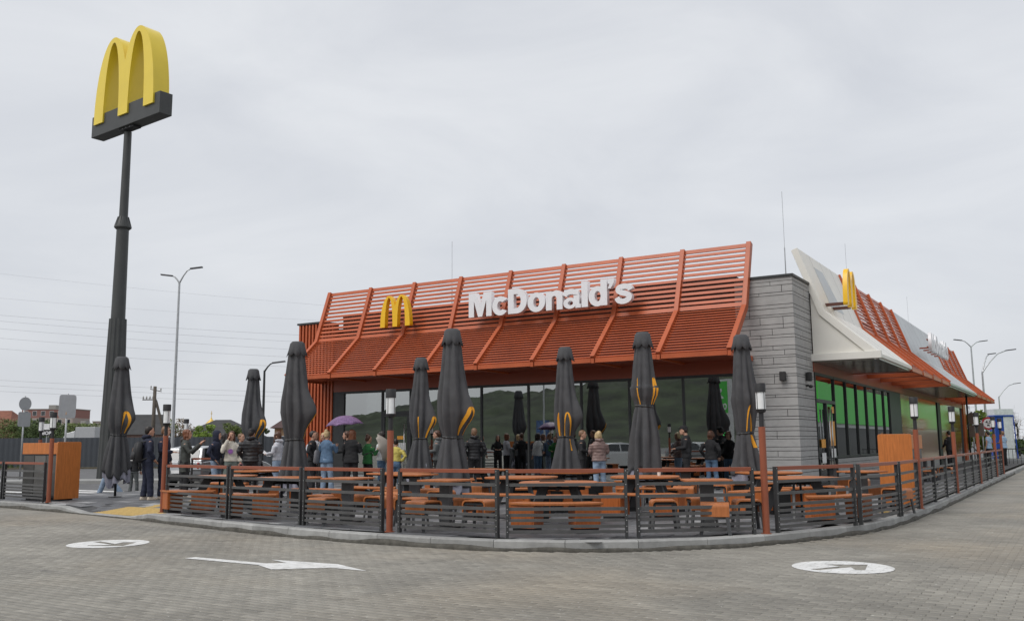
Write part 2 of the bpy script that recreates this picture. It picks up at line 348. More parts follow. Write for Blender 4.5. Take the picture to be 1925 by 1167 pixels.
# yellow tactile tiles at the entrance and a strip leading in
tact = mat('tactile_yellow', (0.52, 0.38, 0.15), rough=0.7, var=0.15, scale=8)
def tile_mesh():
    b = MB().box(-.148, .148, -.148, .148, -.012, 0.002)
    for k in range(5): b.box(-.135, .135, -.127 + k * .06, -.113 + k * .06, 0.002, .009)
    me = b.mesh('tactile_tile'); me.materials.append(tact); return me
tme = tile_mesh()
spots = [(-11.75 + .3 * i, -12.5 - .3 * j - .1 * (i * .3 - .9)) for i in range(8) for j in range(3)] + [(-11.3 - .12 * k + .15, -12.12 + .3 * k) for k in range(0, 7)]
for x, y in spots:
    o = obj('tactile_tile', tme, None, terrace, loc=(x, y, float(tz(x, y)) + .002)); o.rotation_euler = (math.atan2(float(tz(x, y + .14) - tz(x, y - .14)), .28), 0, 0)
for x, y in [(1.5 + .3 * i, -7.4) for i in range(7)]:
    obj('tactile_tile', tme, None, terrace, loc=(x, y, TZ + .006))
# kerb
kerb_m = per_object(mat('kerb_concrete', (0.31, 0.31, 0.30), rough=0.85, var=0.2, scale=4, bump=0.4, bscale=70), 0.1)
mort_m = mat('mortar', (0.085, 0.08, 0.068), rough=0.95, var=0.35, scale=9, bump=0.6, bscale=60)
def nrm2(P, i):
    d = P[min(i + 1, len(P) - 1)] - P[max(i - 1, 0)]; d = d / np.linalg.norm(d); return np.array([-d[1], d[0]])   # points inward (left of travel)
mo = MB(); fine = resample(KC[:int(len(KC))], 0.12); k = len(fine); prev = None
for i, p in enumerate(fine):
    if p[1] > 20: break
    nn = nrm2(fine, i); h = (0.03 + 0.05 * max(0, noise.noise(Vector((p[0] * 1.3, p[1] * 1.3, 3))) + .25)) * (1 - .8 * float(low(p[0]))) ; w = .012 + .035 * abs(noise.noise(Vector((p[0] * 2.1, p[1] * 2.1, 9))))
    a = p - nn * w; b = p - nn * .006; c = p + nn * .1
    mo.v += [(a[0], a[1], -.02), (a[0], a[1], .008), (b[0], b[1], h), (c[0], c[1], h * .2 - .02)]
    if prev is not None:
        q = len(mo.v) - 4
        mo.f += [(q - 4 + s, q + s, q + s + 1, q - 4 + s + 1) for s in range(3)]
    prev = i
kerb = mo.build('kerb', mort_m, smooth=True); struct(kerb)
for i in range(len(KER) - 1):
    p, q = KER[i], KER[i + 1]
    if p[1] > 40: break
    na, nc = nrm2(KER, i), nrm2(KER, i + 1); t = (q - p) / np.linalg.norm(q - p); p = p + t * .004; q = q - t * .004; W = .17
    zs = [max(0.022, TZ + .004 - .115 * float(low(s[0]))) for s in (p, q)]; b = MB(); vs = []
    for (s, nn, z) in ((p, na, zs[0]), (q, nc, zs[1])):
        for (o_, zz) in ((0, -.1), (0, z - .02), (.02, z), (W, z), (W, -.1)): w = s + nn * o_; vs.append((w[0], w[1], zz))
    b.add(vs, [(0, 1, 2, 3, 4), (9, 8, 7, 6, 5)] + [(j, j + 5, (j + 1) % 5 + 5, (j + 1) % 5) for j in range(5)])
    b.build('kerb_stone', kerb_m, kerb)
# painted markings: white sheets on top of the pavers
paint = mat('road_paint', (0.74, 0.74, 0.73), rough=0.7, var=0.1, scale=14, bump=0.2, bscale=60)
def worn(m):
    t = m.node_tree; bs = t.nodes['Principled BSDF']; src = bs.inputs['Base Color'].links[0].from_socket; geo = t.nodes.new('ShaderNodeNewGeometry'); mpn = t.nodes.new('ShaderNodeMapping'); mpn.inputs['Location'].default_value = (PW / 2, PH / 2, 0); t.links.new(geo.outputs['Position'], mpn.inputs[0])
    br = t.nodes.new('ShaderNodeTexBrick'); br.offset = .5; br.inputs['Color1'].default_value = (1, 1, 1, 1); br.inputs['Color2'].default_value = (.90, .90, .89, 1); br.inputs['Mortar'].default_value = (.72, .71, .68, 1); br.inputs['Scale'].default_value = 1; br.inputs['Brick Width'].default_value = PW; br.inputs['Row Height'].default_value = PH; br.inputs['Mortar Size'].default_value = .006; t.links.new(mpn.outputs[0], br.inputs[0])
    n = t.nodes.new('ShaderNodeTexNoise'); n.inputs['Scale'].default_value = 7; n.inputs['Detail'].default_value = 8; t.links.new(geo.outputs['Position'], n.inputs[0]); r = t.nodes.new('ShaderNodeMapRange'); r.inputs[1].default_value = .34; r.inputs[2].default_value = .50; r.inputs[3].default_value = .80; r.inputs[4].default_value = 1.0; t.links.new(n.outputs[0], r.inputs[0])
    last = src
    for s in (br.outputs[0], r.outputs[0]):
        q = t.nodes.new('ShaderNodeMix'); q.data_type = 'RGBA'; q.blend_type = 'MULTIPLY'; q.inputs[0].default_value = 1; t.links.new(last, q.inputs[6]); t.links.new(s, q.inputs[7]); last = q.outputs[2]
    t.links.new(last, bs.inputs['Base Color']); return m
worn(paint)
def marking(name, splines, label, z=0.005):
    me = fill2d(splines, 0.0, name); o = obj(name, me, paint, loc=(0, 0, z)); tag(o, label, 'road marking'); return o
def circ(cx, cy, r, n=64): return [(cx + r * math.cos(2 * math.pi * k / n), cy + r * math.sin(2 * math.pi * k / n)) for k in range(n)]
def arrow(cx, cy, ang, L, hw=.22, sw=.055):
    pts = [(-L, -sw), (.02, -sw), (-.18, -hw), (-.02, -hw), (L * .8, 0), (-.02, hw), (-.18, hw), (.02, sw), (-L, sw)]
    c, s = math.cos(ang), math.sin(ang); return [(cx + x * c - y * s, cy + x * s + y * c) for x, y in pts]
marking('circle_marking', [circ(-5.93, -16.95, .575), [(-6.38, -16.90), (-6.33, -16.80), (-5.80, -16.93), (-5.90, -16.72), (-5.72, -16.62), (-5.43, -17.06), (-5.93, -17.30), (-5.99, -17.24), (-5.72, -17.04)]],
        'white painted disc with a bare arrow, left of the long arrow')
marking('circle_marking', [circ(4.15, -14.57, .56), [(3.88, -14.94), (4.12, -14.52), (3.91, -14.44), (4.36, -14.22), (4.43, -14.73), (4.33, -14.76), (4.24, -14.55), (3.97, -14.97)]],
        'white painted disc with a bare arrow, on the right beside the bend of the kerb')
marking('arrow_marking', [[(-3.40, -17.62), (-3.37, -17.47), (-2.04, -17.50), (-1.86, -17.34), (-2.28, -17.20), (-1.22, -17.13), (-.50, -17.44), (-1.06, -17.42), (-1.58, -17.87), (-2.04, -17.65)]],
        'long white painted arrow on the block paving pointing right')
for k, (y, which) in enumerate(((-9.6, 'nearest'), (-8.8, 'second nearest'), (-8.0, 'middle'), (-7.2, 'second farthest'), (-6.4, 'farthest'))):
    o = MB().box(-25.2, -18.3, y, y + .4, -.028, -.022).build('crossing_stripe', paint); tag(o, '%s white stripe of the zebra crossing beyond the left terrace edge' % which, 'road marking', 'zebra crossing stripes')
# ================================================================ RESTAURANT BUILDING
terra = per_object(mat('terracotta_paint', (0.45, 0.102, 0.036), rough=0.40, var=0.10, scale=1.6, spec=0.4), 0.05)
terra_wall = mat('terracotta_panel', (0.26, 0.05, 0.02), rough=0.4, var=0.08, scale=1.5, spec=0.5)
back_shade_red = mat('canopy_backing_shade_red', (0.13, 0.022, 0.012), rough=0.6, var=0.1, scale=2)  # terracotta darkened: the deep shade behind the slats is put into this colour
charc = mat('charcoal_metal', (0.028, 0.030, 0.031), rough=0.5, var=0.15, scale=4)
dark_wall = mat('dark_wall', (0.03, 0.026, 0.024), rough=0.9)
clad = per_object(mat('grey_cladding', (0.37, 0.365, 0.355), rough=0.75, var=0.09, scale=4, bump=0.3, bscale=55, stretch=(1, 1, 2.2)), 0.06)
cream = mat('cream_panel', (0.75, 0.73, 0.67), rough=0.45, var=0.04, scale=1.0)
steel = mat('steel_panel', (0.42, 0.44, 0.44), rough=0.35, metal=0.35, var=0.1, scale=0.8)
soffit = mat('soffit_panel', (0.20, 0.18, 0.15), rough=0.22, metal=0.4, var=0.15, scale=0.7)
win_glass = glass_mat('coated_glass', 0.36, (0.34, 0.37, 0.36))
door_glass = glass_mat('door_glass', 0.28, (0.4, 0.43, 0.42))
white_sign = mat('white_sign', (0.80, 0.80, 0.82), rough=0.4, var=0.03, scale=3)
yellow_sign = mat('yellow_sign', (0.86, 0.50, 0.012), rough=0.35, var=0.04, scale=2)
BL = 42.0
R = thing('restaurant_building', 'single storey restaurant with terracotta slatted canopy, grey clad corner and large windows', 'building')
# walls and roof
b = MB(); b.box(-17.0, -1.6, .45, .6, 3.8, 6.19); b.box(-18.7, -.2, BL - .2, BL, 0, 6); b.box(-18.75, -18.6, .2, BL - .2, 0, 6.0)
b.box(-.6, -.45, 1.9, 40.5, 3.8, 6.0)
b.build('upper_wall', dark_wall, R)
MB().box(-18.6, -.3, .61, BL - .2, 5.7, 5.82).build('roof', charc, R)
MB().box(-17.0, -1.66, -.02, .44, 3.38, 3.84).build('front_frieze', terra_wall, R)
MB().box(-17.0, -1.66, .0, .44, 3.842, 5.2).build('canopy_backing', back_shade_red, R)
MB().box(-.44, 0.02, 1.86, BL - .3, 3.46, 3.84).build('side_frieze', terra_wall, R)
MB().box(-.44, -.03, 1.86, 40.4, 3.842, 5.0).build('canopy_backing', back_shade_red, R)
MB().box(-17.02, -16.5, -.01, .3, TZ, 3.378).build('frame_panel', charc, R)
# inside: floor, back wall, partition, counter
inn = mat('interior_dark', (0.045, 0.042, 0.04), rough=0.8); inn2 = mat('interior_wall', (0.10, 0.085, 0.07), rough=0.8)
b = MB(); b.box(-16.5, -.46, .62, 14, .10, .14); b.build('interior_floor', inn, R)
b = MB(); b.box(-16.5, -.46, 9, 9.1, .14, 3.4); b.box(-.46, -16.5, .62, 14, 3.42, 3.46); b.build('interior_wall', inn2, R)
# ---- corner pier with ashlar-like cladding strips
pier = MB().box(-1.64, -.012, .012, 1.9, 0.0, 6.02).build('corner_pier', mat('joint_dark', (0.02, 0.02, 0.02), rough=0.9), R)
random.seed(11); hs = []; z = TZ
pat = [.21, .065, .17, .12, .23, .075, .18, .11]
kk = 0
while z < 6.0:
    h = pat[kk % 8] * random.uniform(.85, 1.15); h = min(h, 6.03 - z)
    if h < .04: break
    hs.append((z, h)); z += h; kk += 1
gap = .014
for r_, (z, h) in enumerate(hs):
    # front face: x from -1.66 to 0.0
    cuts = [-1.66] + sorted(random.sample([-1.25, -.95, -.62, -.3], 1 if (h < .15 or random.random() < .7) else 2)) + [0.0]
    for a_, c_ in zip(cuts[:-1], cuts[1:]):
        if c_ - a_ < .1: continue
        d_ = random.uniform(-.004, .004)
        MB().box(a_ + gap / 2, c_ - (gap / 2 if c_ < 0 else 0), -.012 + d_, .03, z + gap / 2, z + h - gap / 2).build('cladding_panel', clad, pier, bevel=.003)
    cuts = [.031] + ([random.choice([.6, .9, 1.2])] if random.random() < .55 else []) + [1.93]
    for a_, c_ in zip(cuts[:-1], cuts[1:]):
        d_ = random.uniform(-.003, .003)
        MB().box(-.04, d_ - .002, a_ + gap / 2, c_ - gap / 2, z + gap / 2, z + h - gap / 2).build('cladding_panel', clad, pier, bevel=.003)
MB().box(-1.7, .04, -.05, 1.95, 6.03, 6.10).build('parapet_cap', charc, pier)
MB().box(-17.0, -1.72, .43, .64, 6.19, 6.25).build('parapet_cap', charc, R)
MB().box(-.64, -.42, 1.96, BL, 6.0, 6.07).build('parapet_cap', charc, R)
# ---- left wall of upright terracotta fins
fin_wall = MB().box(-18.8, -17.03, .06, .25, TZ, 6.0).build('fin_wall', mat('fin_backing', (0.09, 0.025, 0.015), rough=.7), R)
fm = MB().box(-.04, .04, -.06, .058, TZ, 5.99).mesh('fin'); fm.materials.append(terra)
for k in range(11): obj('fin', fm, None, fin_wall, loc=(-18.74 + k * .167, 0, 0))
MB().box(-18.86, -17.5, -.09, .42, 6.0, 6.07).build('parapet_cap', charc, fin_wall)
# ---- canopies: profile in (out, z)
PB, PK, PT = Vector((1.9, 3.86)), Vector((.40, 5.22)), Vector((-.30, 7.18))
def pnorm(a, b): d = (b - a).normalized(); n = Vector((d.y, -d.x)); return n if n.x > 0 else -n
NL, NU = pnorm(PB, PK), pnorm(PK, PT); NK = (NL + NU).normalized()
def along(t, up): a, b = (PK, PT) if up else (PB, PK); return a.lerp(b, t)
def canopy(name, place, ribs, face, label=None, soff=None):
    """place(o, s, z) maps outward distance, position along the wall and height to x, y, z"""
    root = bpy.data.objects.new(name, None); COL.objects.link(root); root.parent = R
    if label: root['label'] = label
    ro, ri = .095, .10
    outer = [PB + NL * ro, PK + NK * ro, PT + NU * ro]; inner = [PT - NU * ri, PK - NK * ri, PB - NL * ri + Vector((-.05, 0))]
    poly = outer + inner
    def ext(poly2, s0, s1, nm, m, bev=0.0):
        n = len(poly2); vs = [place(p.x, s0, p.y) for p in poly2] + [place(p.x, s1, p.y) for p in poly2]
        bb = MB().add(vs, [tuple(range(n - 1, -1, -1)), tuple(range(n, 2 * n))] + [(i, (i + 1) % n, n + (i + 1) % n, n + i) for i in range(n)])
        return bb.build(nm, m, root, bevel=bev)
    if face == 'slats':
        for s in ribs:
            ext(poly, s - .07, s + .07, 'rib', terra, .008)
            ext([Vector((1.93, 3.72)), Vector((1.93, 3.86)), Vector((.02, 3.845)), Vector((.02, 3.70))], s - .05, s + .05, 'bracket', terra, .005)
        for s0, s1 in zip(ribs[:-1], ribs[1:]):
            a, c = min(s0, s1) + .071, max(s0, s1) - .071
            for up, N, cnt, w, th in ((True, NU, 13, .086, .032), (False, NL, 16, .036, .026)):
                A, B_ = (PK, PT) if up else (PB, PK); d = (B_ - A).normalized(); Ln = (B_ - A).length
                for k in range(cnt):
                    t = (k + .5) / cnt; p = A.lerp(B_, t)
                    w2 = w * (1.45 if (up and k in (0, cnt - 1)) else 1)
                    q = [p - d * w2 / 2 - N * th / 2, p + d * w2 / 2 - N * th / 2, p + d * w2 / 2 + N * th / 2, p - d * w2 / 2 + N * th / 2]
                    ext(q, a, c, 'slat', terra)
            ext([Vector((1.90, 3.74)), Vector((1.90, 3.87)), Vector((1.84, 3.87)), Vector((1.84, 3.74))], a, c, 'edge_beam', terra)
    else:
        o2 = [PB + NL * .03, PK + NK * .03, PT + NU * .03]; i2 = [PT - NU * .16, PK - NK * .17, PB - NL * .05 + Vector((-.12, -.1))]
        ext([PB + NL * .03 + Vector((0, -.1)), *o2, *i2], ribs[0], ribs[-1], 'shell', face, .01)
        s_ = ribs[0] + 1.35
        while s_ < ribs[-1] - .5:
            ext([PB + NL * .0315, PK + NK * .0315, PT + NU * .0315, PT + NU * .028, PK + NK * .028, PB + NL * .028], s_ - .006, s_ + .006, 'seam', mat('seam_grey', (.22, .22, .21), rough=.7)); s_ += 1.42
        k_ = 0; s_ = ribs[0] + .03
        while s_ < ribs[-1] - .05:
            e_ = min(s_ + .9, ribs[-1] - .03); ext([Vector((1.86, 3.72)), Vector((1.86, 3.76)), Vector((.03, 3.76)), Vector((.03, 3.72))], s_, e_ - .012, 'soffit_panel', soffit); s_ = e_ if e_ < ribs[-1] - .04 else ribs[-1]
    if soff:
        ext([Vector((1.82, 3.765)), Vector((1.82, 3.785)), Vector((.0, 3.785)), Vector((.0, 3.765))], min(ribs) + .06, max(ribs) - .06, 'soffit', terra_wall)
    return root
front_ribs = [-17.52 + 2.034 * k for k in range(9)]
canopy('front_canopy', lambda o, s, z: (s, -o, z), front_ribs, 'slats', soff=True)
side = lambda o, s, z: (o, s, z)
canopy('side_canopy', side, [7.35 + 2.55 * k for k in range(5)], 'slats')
canopy('side_canopy', side, [29.2 + 2.75 * k for k in range(5)], 'slats')
canopy('cream_canopy', side, [1.8, 7.28], cream, 'cream panelled end of the side canopy')
canopy('steel_canopy', side, [17.62, 29.12], steel, 'grey metal clad part of the side canopy')
# cream end panel closing the canopy towards the road, its lower lip, and a grey inset on the upper slope
iw = [Vector((.02, 3.80)), Vector((1.80, 3.80)), PK + Vector((-.02, -.18)), Vector((-.05, 6.0)), Vector((.0, 4.6))]
MB().prism([(p.x, p.y) for p in [Vector((.03, 3.95)), Vector((1.62, 3.95)), PK + Vector((-.06, -.10)), Vector((.03, 6.0))]], 'y', 1.86, 1.93).build('end_panel', cream, R)
MB().box(-.04, 1.93, 1.74, 1.86, 3.76, 3.97).build('end_lip', cream, R, bevel=.008)
pa, pb = along(.12, True) + NU * .034, along(.80, True) + NU * .034
b = MB(); q = [(pa.x, 3.2, pa.y), (pa.x, 4.9, pa.y), (pb.x, 4.3, pb.y), (pb.x, 3.2, pb.y)]
b.add(q + [(x - NU.x * .01, y, z - NU.y * .01) for x, y, z in q], [(0, 1, 2, 3), (7, 6, 5, 4), (0, 4, 5, 1), (1, 5, 6, 2), (2, 6, 7, 3), (3, 7, 4, 0)]).build('inset_panel', steel, R)
# ---- front glazing
def glazing(name, place, cuts, z0, z1, door=None, transom=2.62, bar=.055, ends=True, door_lab=None):
    """one frame bar per cut, one pane per bay; a door bay gets its own leaf, transom pane and pull handle"""
    root = bpy.data.objects.new(name, None); COL.objects.link(root); root.parent = R
    def bx(s0, s1, d0, d1, za, zb, nm, m, par=root):
        (xa, ya), (xb, yb) = place(s0, d0), place(s1, d1); return MB().box(min(xa, xb), max(xa, xb), min(ya, yb), max(ya, yb), za, zb).build(nm, m, par)
    for c in cuts: bx(c - bar / 2, c + bar / 2, -.02, .10, z0, z1, 'mullion', charc)
    for i, (a, c) in enumerate(zip(cuts[:-1], cuts[1:])):
        a, c = min(a, c) + bar / 2, max(a, c) - bar / 2
        bx(a, c, -.015, .09, z1 - .08, z1, 'head_bar', charc)
        if door == i:
            bx(a, c, -.015, .09, transom - .04, transom + .05, 'transom', charc); bx(a, c, .03, .042, transom + .05, z1 - .08, 'pane', win_glass)
            leaf = bpy.data.objects.new('door', None); COL.objects.link(leaf); leaf.parent = root
            zt = transom - .045
            bx(a + .01, a + .10, -.02, .05, TZ + .01, zt, 'stile', charc, leaf); bx(c - .10, c - .01, -.02, .05, TZ + .01, zt, 'stile', charc, leaf)
            bx(a + .10, c - .10, -.018, .048, TZ + .01, TZ + .14, 'rail', charc, leaf); bx(a + .10, c - .10, -.018, .048, zt - .10, zt, 'rail', charc, leaf)
            bx(a + .10, c - .10, .01, .022, TZ + .14, zt - .10, 'pane', door_glass, leaf)
            hx = c - .16; h = MB(); P = lambda s, d, z: (*place(s, d), z)
            h.tube([P(hx, -.09, .55), P(hx, -.09, 2.15)], .018, 8); h.tube([P(hx, -.09, .75), P(hx, -.0, .75)], .012, 6); h.tube([P(hx, -.09, 1.95), P(hx, -.0, 1.95)], .012, 6)
            h.build('handle', mat('brushed_steel', (.55, .55, .54), rough=.3, metal=.9), leaf, smooth=True)
        else:
            bx(a, c, -.015, .09, z0, z0 + .07, 'sill_bar', charc); bx(a, c, .03, .042, z0 + .07, z1 - .08, 'pane', win_glass)
    return root
glazing('front_glazing', lambda s, d: (s, d), [-16.5, -14.68, -13.42, -12.12, -10.44, -8.62, -6.70, -5.06, -3.33, -1.70], TZ, 3.38, door=1, transom=2.56)
glazing('side_glazing', lambda s, d: (-d, s), [2.0, 4.4, 6.1, 7.8, 9.5, 11.2, 12.9, 14.2], .92, 3.46, door=None)
sg = bpy.data.objects['side_glazing']
# the side door reaches the floor below the window line: leaf with stickers and handle
dl = bpy.data.objects.new('door', None); COL.objects.link(dl); dl.parent = sg
MB().box(-.05, .02, 2.05, 2.15, TZ, .918).build('stile', charc, dl); MB().box(-.05, .02, 4.27, 4.37, TZ, .918).build('stile', charc, dl)
MB().box(-.03, -.018, 2.15, 4.27, TZ + .12, .918).build('pane', door_glass, dl)
MB().box(-.045, .015, 2.15, 4.27, TZ, TZ + .12).build('rail', charc, dl); MB().box(-.045, .024, 2.03, 4.38, 2.58, 2.68).build('transom', charc, dl)
MB().box(-.045, .024, 3.17, 3.27, TZ, 2.58).build('stile', charc, dl)
h = MB(); h.tube([(.10, 3.42, .6), (.10, 3.42, 2.4)], .02, 8); h.tube([(.10, 3.42, .9), (0, 3.42, .9)], .012, 6); h.tube([(.10, 3.42, 2.2), (0, 3.42, 2.2)], .012, 6)
h.tube([(.10, 3.10, .6), (.10, 3.10, 2.4)], .02, 8); h.tube([(.10, 3.10, .9), (0, 3.10, .9)], .012, 6)
h.build('handle', mat('brushed_steel', ()), dl, smooth=True)
stick = mat('orange_sticker', (.75, .33, .03), rough=.5); stickw = mat('white_sticker', (.75, .75, .74), rough=.5)
MB().box(.026, .029, 3.5, 4.1, 1.30, 2.05).build('door_poster', stick, dl); MB().box(.026, .029, 3.5, 4.1, .95, 1.22).build('door_poster', stickw, dl)
MB().box(.026, .029, 2.3, 2.8, 1.25, 1.5).build('door_poster', stick, dl); MB().box(.026, .029, 2.3, 2.8, .8, 1.1).build('door_poster', stickw, dl); MB().box(.026, .029, 3.8, 4.1, 2.3, 2.5).build('door_poster', stick, dl)
# below the side windows: cladding; then dark panel and glossy ochre panels
base = MB().box(-.3, -.02, 4.42, 14.2, TZ, .9).build('side_base', mat('joint_dark', ()), R)
for k, (z, h) in enumerate(((.135, .22), (.36, .10), (.465, .30), (.77, .13))):
    ys = [4.45, 7.2 + .5 * k, 10.4 - .4 * k, 14.2]
    for a_, c_ in zip(ys[:-1], ys[1:]): MB().box(-.06, -.004, a_ + .004, c_ - .004, z + .004, z + h - .004).build('cladding_panel', clad, base)
MB().box(-.3, -.001, 14.22, 16.9, TZ, 3.455).build('dark_panel', charc, R)
ochre = mat('ochre_panel', (0.36, 0.165, 0.045), rough=0.16, var=0.12, scale=0.5, spec=0.7, coat=0.6, stretch=(1, 1, 1.5))
pw = MB().box(-.4, -.04, 16.92, 40.6, TZ, 3.455).build('panel_wall', mat('joint_dark', ()), R)
ys = [16.93 + 1.84 * k for k in range(13)]
for k, (a_, c_) in enumerate(zip(ys[:-1], ys[1:])):
    if k == 6: MB().box(-.06, .02, a_ + .5, c_ - .3, TZ, 3.45).build('service_door', charc, pw); continue
    MB().box(-.06, -.005, a_ + .006, c_ - .006, .55, 2.0).build('wall_panel', ochre, pw); MB().box(-.06, -.005, a_ + .006, c_ - .006, 2.012, 3.45).build('wall_panel', ochre, pw)
    MB().box(-.06, -.002, a_ + .006, c_ - .006, TZ, .54).build('plinth_panel', clad, pw)
MB().box(-.3, .06, 40.6, BL, TZ, 3.8).build('end_pier', terra, R)
# canopy of the drive-through side, showing past the left corner
MB().prism([(-18.9, 3.62), (-21.2, 3.72), (-21.2, 3.92), (-18.9, 4.5)], 'y', 3.0, 12.0).build('drive_through_canopy', mat('green_grey_metal', (.04, .055, .05), rough=.5), R)
MB().tube([(1.5, 27.95, 3.74), (1.5, 27.95, TZ)], .05, 10).build('canopy_post', charc, R, smooth=True)
# roof rods
for k, (x, y, z0, z1, m_) in enumerate(((-.95, 3, 6.0, 9.3, 0), (-13.76, 3, 5.8, 9.25, 1), (-3, 22.4, 5.8, 11.4, 2), (-3, 42 - .4, 5.8, 11.2, 3))):
    b = MB(); b.tube([(x, y, z0), (x, y, z0 + (z1 - z0) * .45)], .018, 6); b.tube([(x, y, z0 + (z1 - z0) * .45), (x, y, z1)], .008, 5)
    o = b.build('lightning_rod', mat('galvanised', (.45, .46, .47), rough=.4, metal=.6)); tag(o, ['thin lightning rod above the grey corner of the restaurant', 'thin lightning rod rising behind the front slatted canopy', 'thin lightning rod behind the yellow emblem on the side canopy', 'far lightning rod above the grey metal side canopy'][k], 'lightning rod', 'lightning rods on the roof')
# loudspeakers on the pier
spk = mat('speaker_black', (.018, .018, .019), rough=.55)
def wall_box(loc, rz, label):
    t = thing('wall_speaker', label, 'speaker', loc, rz, 'wall speakers on the grey corner')
    MB().box(-.085, .085, -.16, -.05, -.13, .13).build('case', spk, t, bevel=.02); MB().box(-.07, .07, -.166, -.158, -.115, .115).build('grille', mat('speaker_grille', (.03, .03, .03), rough=.8), t)
    b = MB(); b.box(-.03, .03, -.05, -.014, -.12, .12); b.tube([(0, -.03, .06), (0, -.09, .06)], .015, 6); b.build('bracket', charc, t); return t
wall_box((-.36, 0, 3.23), 0, 'black wall speaker on the road face of the grey corner')
t = wall_box((.0, .95, 3.26), math.pi / 2, 'black wall speaker on the side face of the grey corner above a small camera')
t = thing('security_camera', 'small black security camera below the speaker on the side of the grey corner', 'camera', (0, .95, 2.98))
MB().tube([(.01, 0, .03), (.08, 0, .03)], .03, 10).build('mount', spk, t, smooth=True); MB().ellipsoid((.13, 0, .0), .06, .05, .05).build('housing', spk, t, smooth=True)
# ---- signs
def arches(Wd, Hh, lw=.158, n=28):
    """outline of a two-arch letter M, width Wd, height Hh, centred on x"""
    s = Wd; ax, ol, orr, il, ih = .21, .29, .27, .132, 1 - .062
    def q(cx, rx, h, t): return (cx + rx * math.cos(t), h * math.sin(t) ** .92 if math.sin(t) > 0 else 0)
    ti = math.acos(.21 / .27) # where the two outer curves meet on the axis
    L = [q(-ax, -ol if False else ol, 1, math.pi - (math.pi / 2) * k / n) for k in range(n + 1)]
    L += [q(-ax, orr, 1, math.pi / 2 - (math.pi / 2 - ti) * k / (n // 2)) for k in range(1, n // 2 + 1)]
    Rr = [(-x, y) for x, y in reversed(L[:-1])]
    inR = [(.5 - lw, 0)] + [q(ax, il, ih, math.pi * k / n) for k in range(1, n)] + [(lw / 2, 0)]
    inL = [(-x, y) for x, y in reversed(inR)]
    pts = L + Rr + inR + inL
    return [(x * s, y * Hh) for x, y in pts]
def emblem(name, label, Wd, Hh, dep, parent=None):
    me = fill2d([arches(Wd, Hh)], dep / 2, name); return me
UP = Matrix.Rotation(math.pi / 2, 4, 'X')           # xy outline stands up in xz, facing -y
# front emblem
s1 = thing('emblem_sign', 'yellow double-arch emblem on the left of the front canopy', 'sign', (-13.5, -.72, 5.50))
me = xform(fill2d([arches(1.30, 1.10)], .09, 'arch_letter'), UP); obj('arch_letter', me, yellow_sign, s1)
b = MB()
for x in (-.45, .45): b.beam((x, .08, .12), (x, .42, .12), .06, .06)
b.beam((-.6, .12, .10), (.6, .12, .10), .05, .05); b.build('bracket', terra_wall, s1)
# front name sign, letter by letter: heavy grotesque outlines, cap height 1
def earc(cx, cy, rx, ry, a0, a1, n=20): return [(cx + rx * math.cos(math.radians(a0 + (a1 - a0) * k / n)), cy + ry * math.sin(math.radians(a0 + (a1 - a0) * k / n))) for k in range(n + 1)]
def stroke(pts, w, step=.03):
    C_ = resample(catmull(pts, step), step); L = []; Q = []
    for i in range(len(C_)):
        nn = nrm2(C_, i); ww = w(i / (len(C_) - 1)) if callable(w) else w; L.append(tuple(C_[i] + nn * ww / 2)); Q.append(tuple(C_[i] - nn * ww / 2))
    return L + Q[::-1]
rect = lambda a, b, c, d: [(a, c), (b, c), (b, d), (a, d)]
def ell(cx, cy, rx, ry): return earc(cx, cy, rx, ry, 0, 360, 36)[:-1]
GLYPH = {
 'M': (1.12, [[[(0, 0), (0, 1), (.38, 1), (.56, .42), (.74, 1), (1.12, 1), (1.12, 0), (.86, 0), (.86, .66), (.66, 0), (.46, 0), (.26, .66), (.26, 0)]]]),
 'c': (.72, [[earc(.38, .37, .38, .39, 38, 322, 30) + earc(.38, .37, .14, .19, 312, 48, 24)]]),
 'D': (.88, [[[(0, 0), (0, 1)] + earc(.42, .5, .46, .5, 90, -90, 24), [(.27, .22), (.27, .78)] + earc(.40, .5, .2, .28, 90, -90, 16)]]),
 'o': (.80, [[ell(.40, .37, .40, .39), ell(.40, .37, .14, .20)]]),
 'n': (.74, [[[(0, 0), (0, .745), (.25, .745), (.25, .65)] + earc(.47, .50, .27, .265, 125, 0, 12) + [(.74, 0), (.48, 0), (.48, .42)] + earc(.37, .43, .11, .12, 0, 180, 10) + [(.26, 0)]]]),
 'a': (.76, [[ell(.29, .205, .29, .22), ell(.31, .205, .115, .085)], [rect(.45, .70, .06, .50) + []], [rect(.52, .76, 0, .14)], [stroke([(.05, .50), (.13, .62), (.36, .655), (.54, .60), (.575, .46)], .21)]]),
 'l': (.27, [[rect(0, .27, 0, 1)]]),
 'd': (.78, [[ell(.37, .37, .37, .39), ell(.38, .37, .13, .20)], [rect(.51, .78, 0, 1)]]),
 "'": (.26, [[[(0, 1), (.26, 1), (.26, .84), (.12, .62), (0, .62), (.08, .80), (0, .80)]]]),
 's': (.70, [[stroke([(.63, .50), (.56, .61), (.36, .65), (.16, .60), (.13, .51), (.24, .43), (.44, .37), (.57, .29), (.56, .17), (.36, .085), (.15, .12), (.07, .24)], .205)]])}
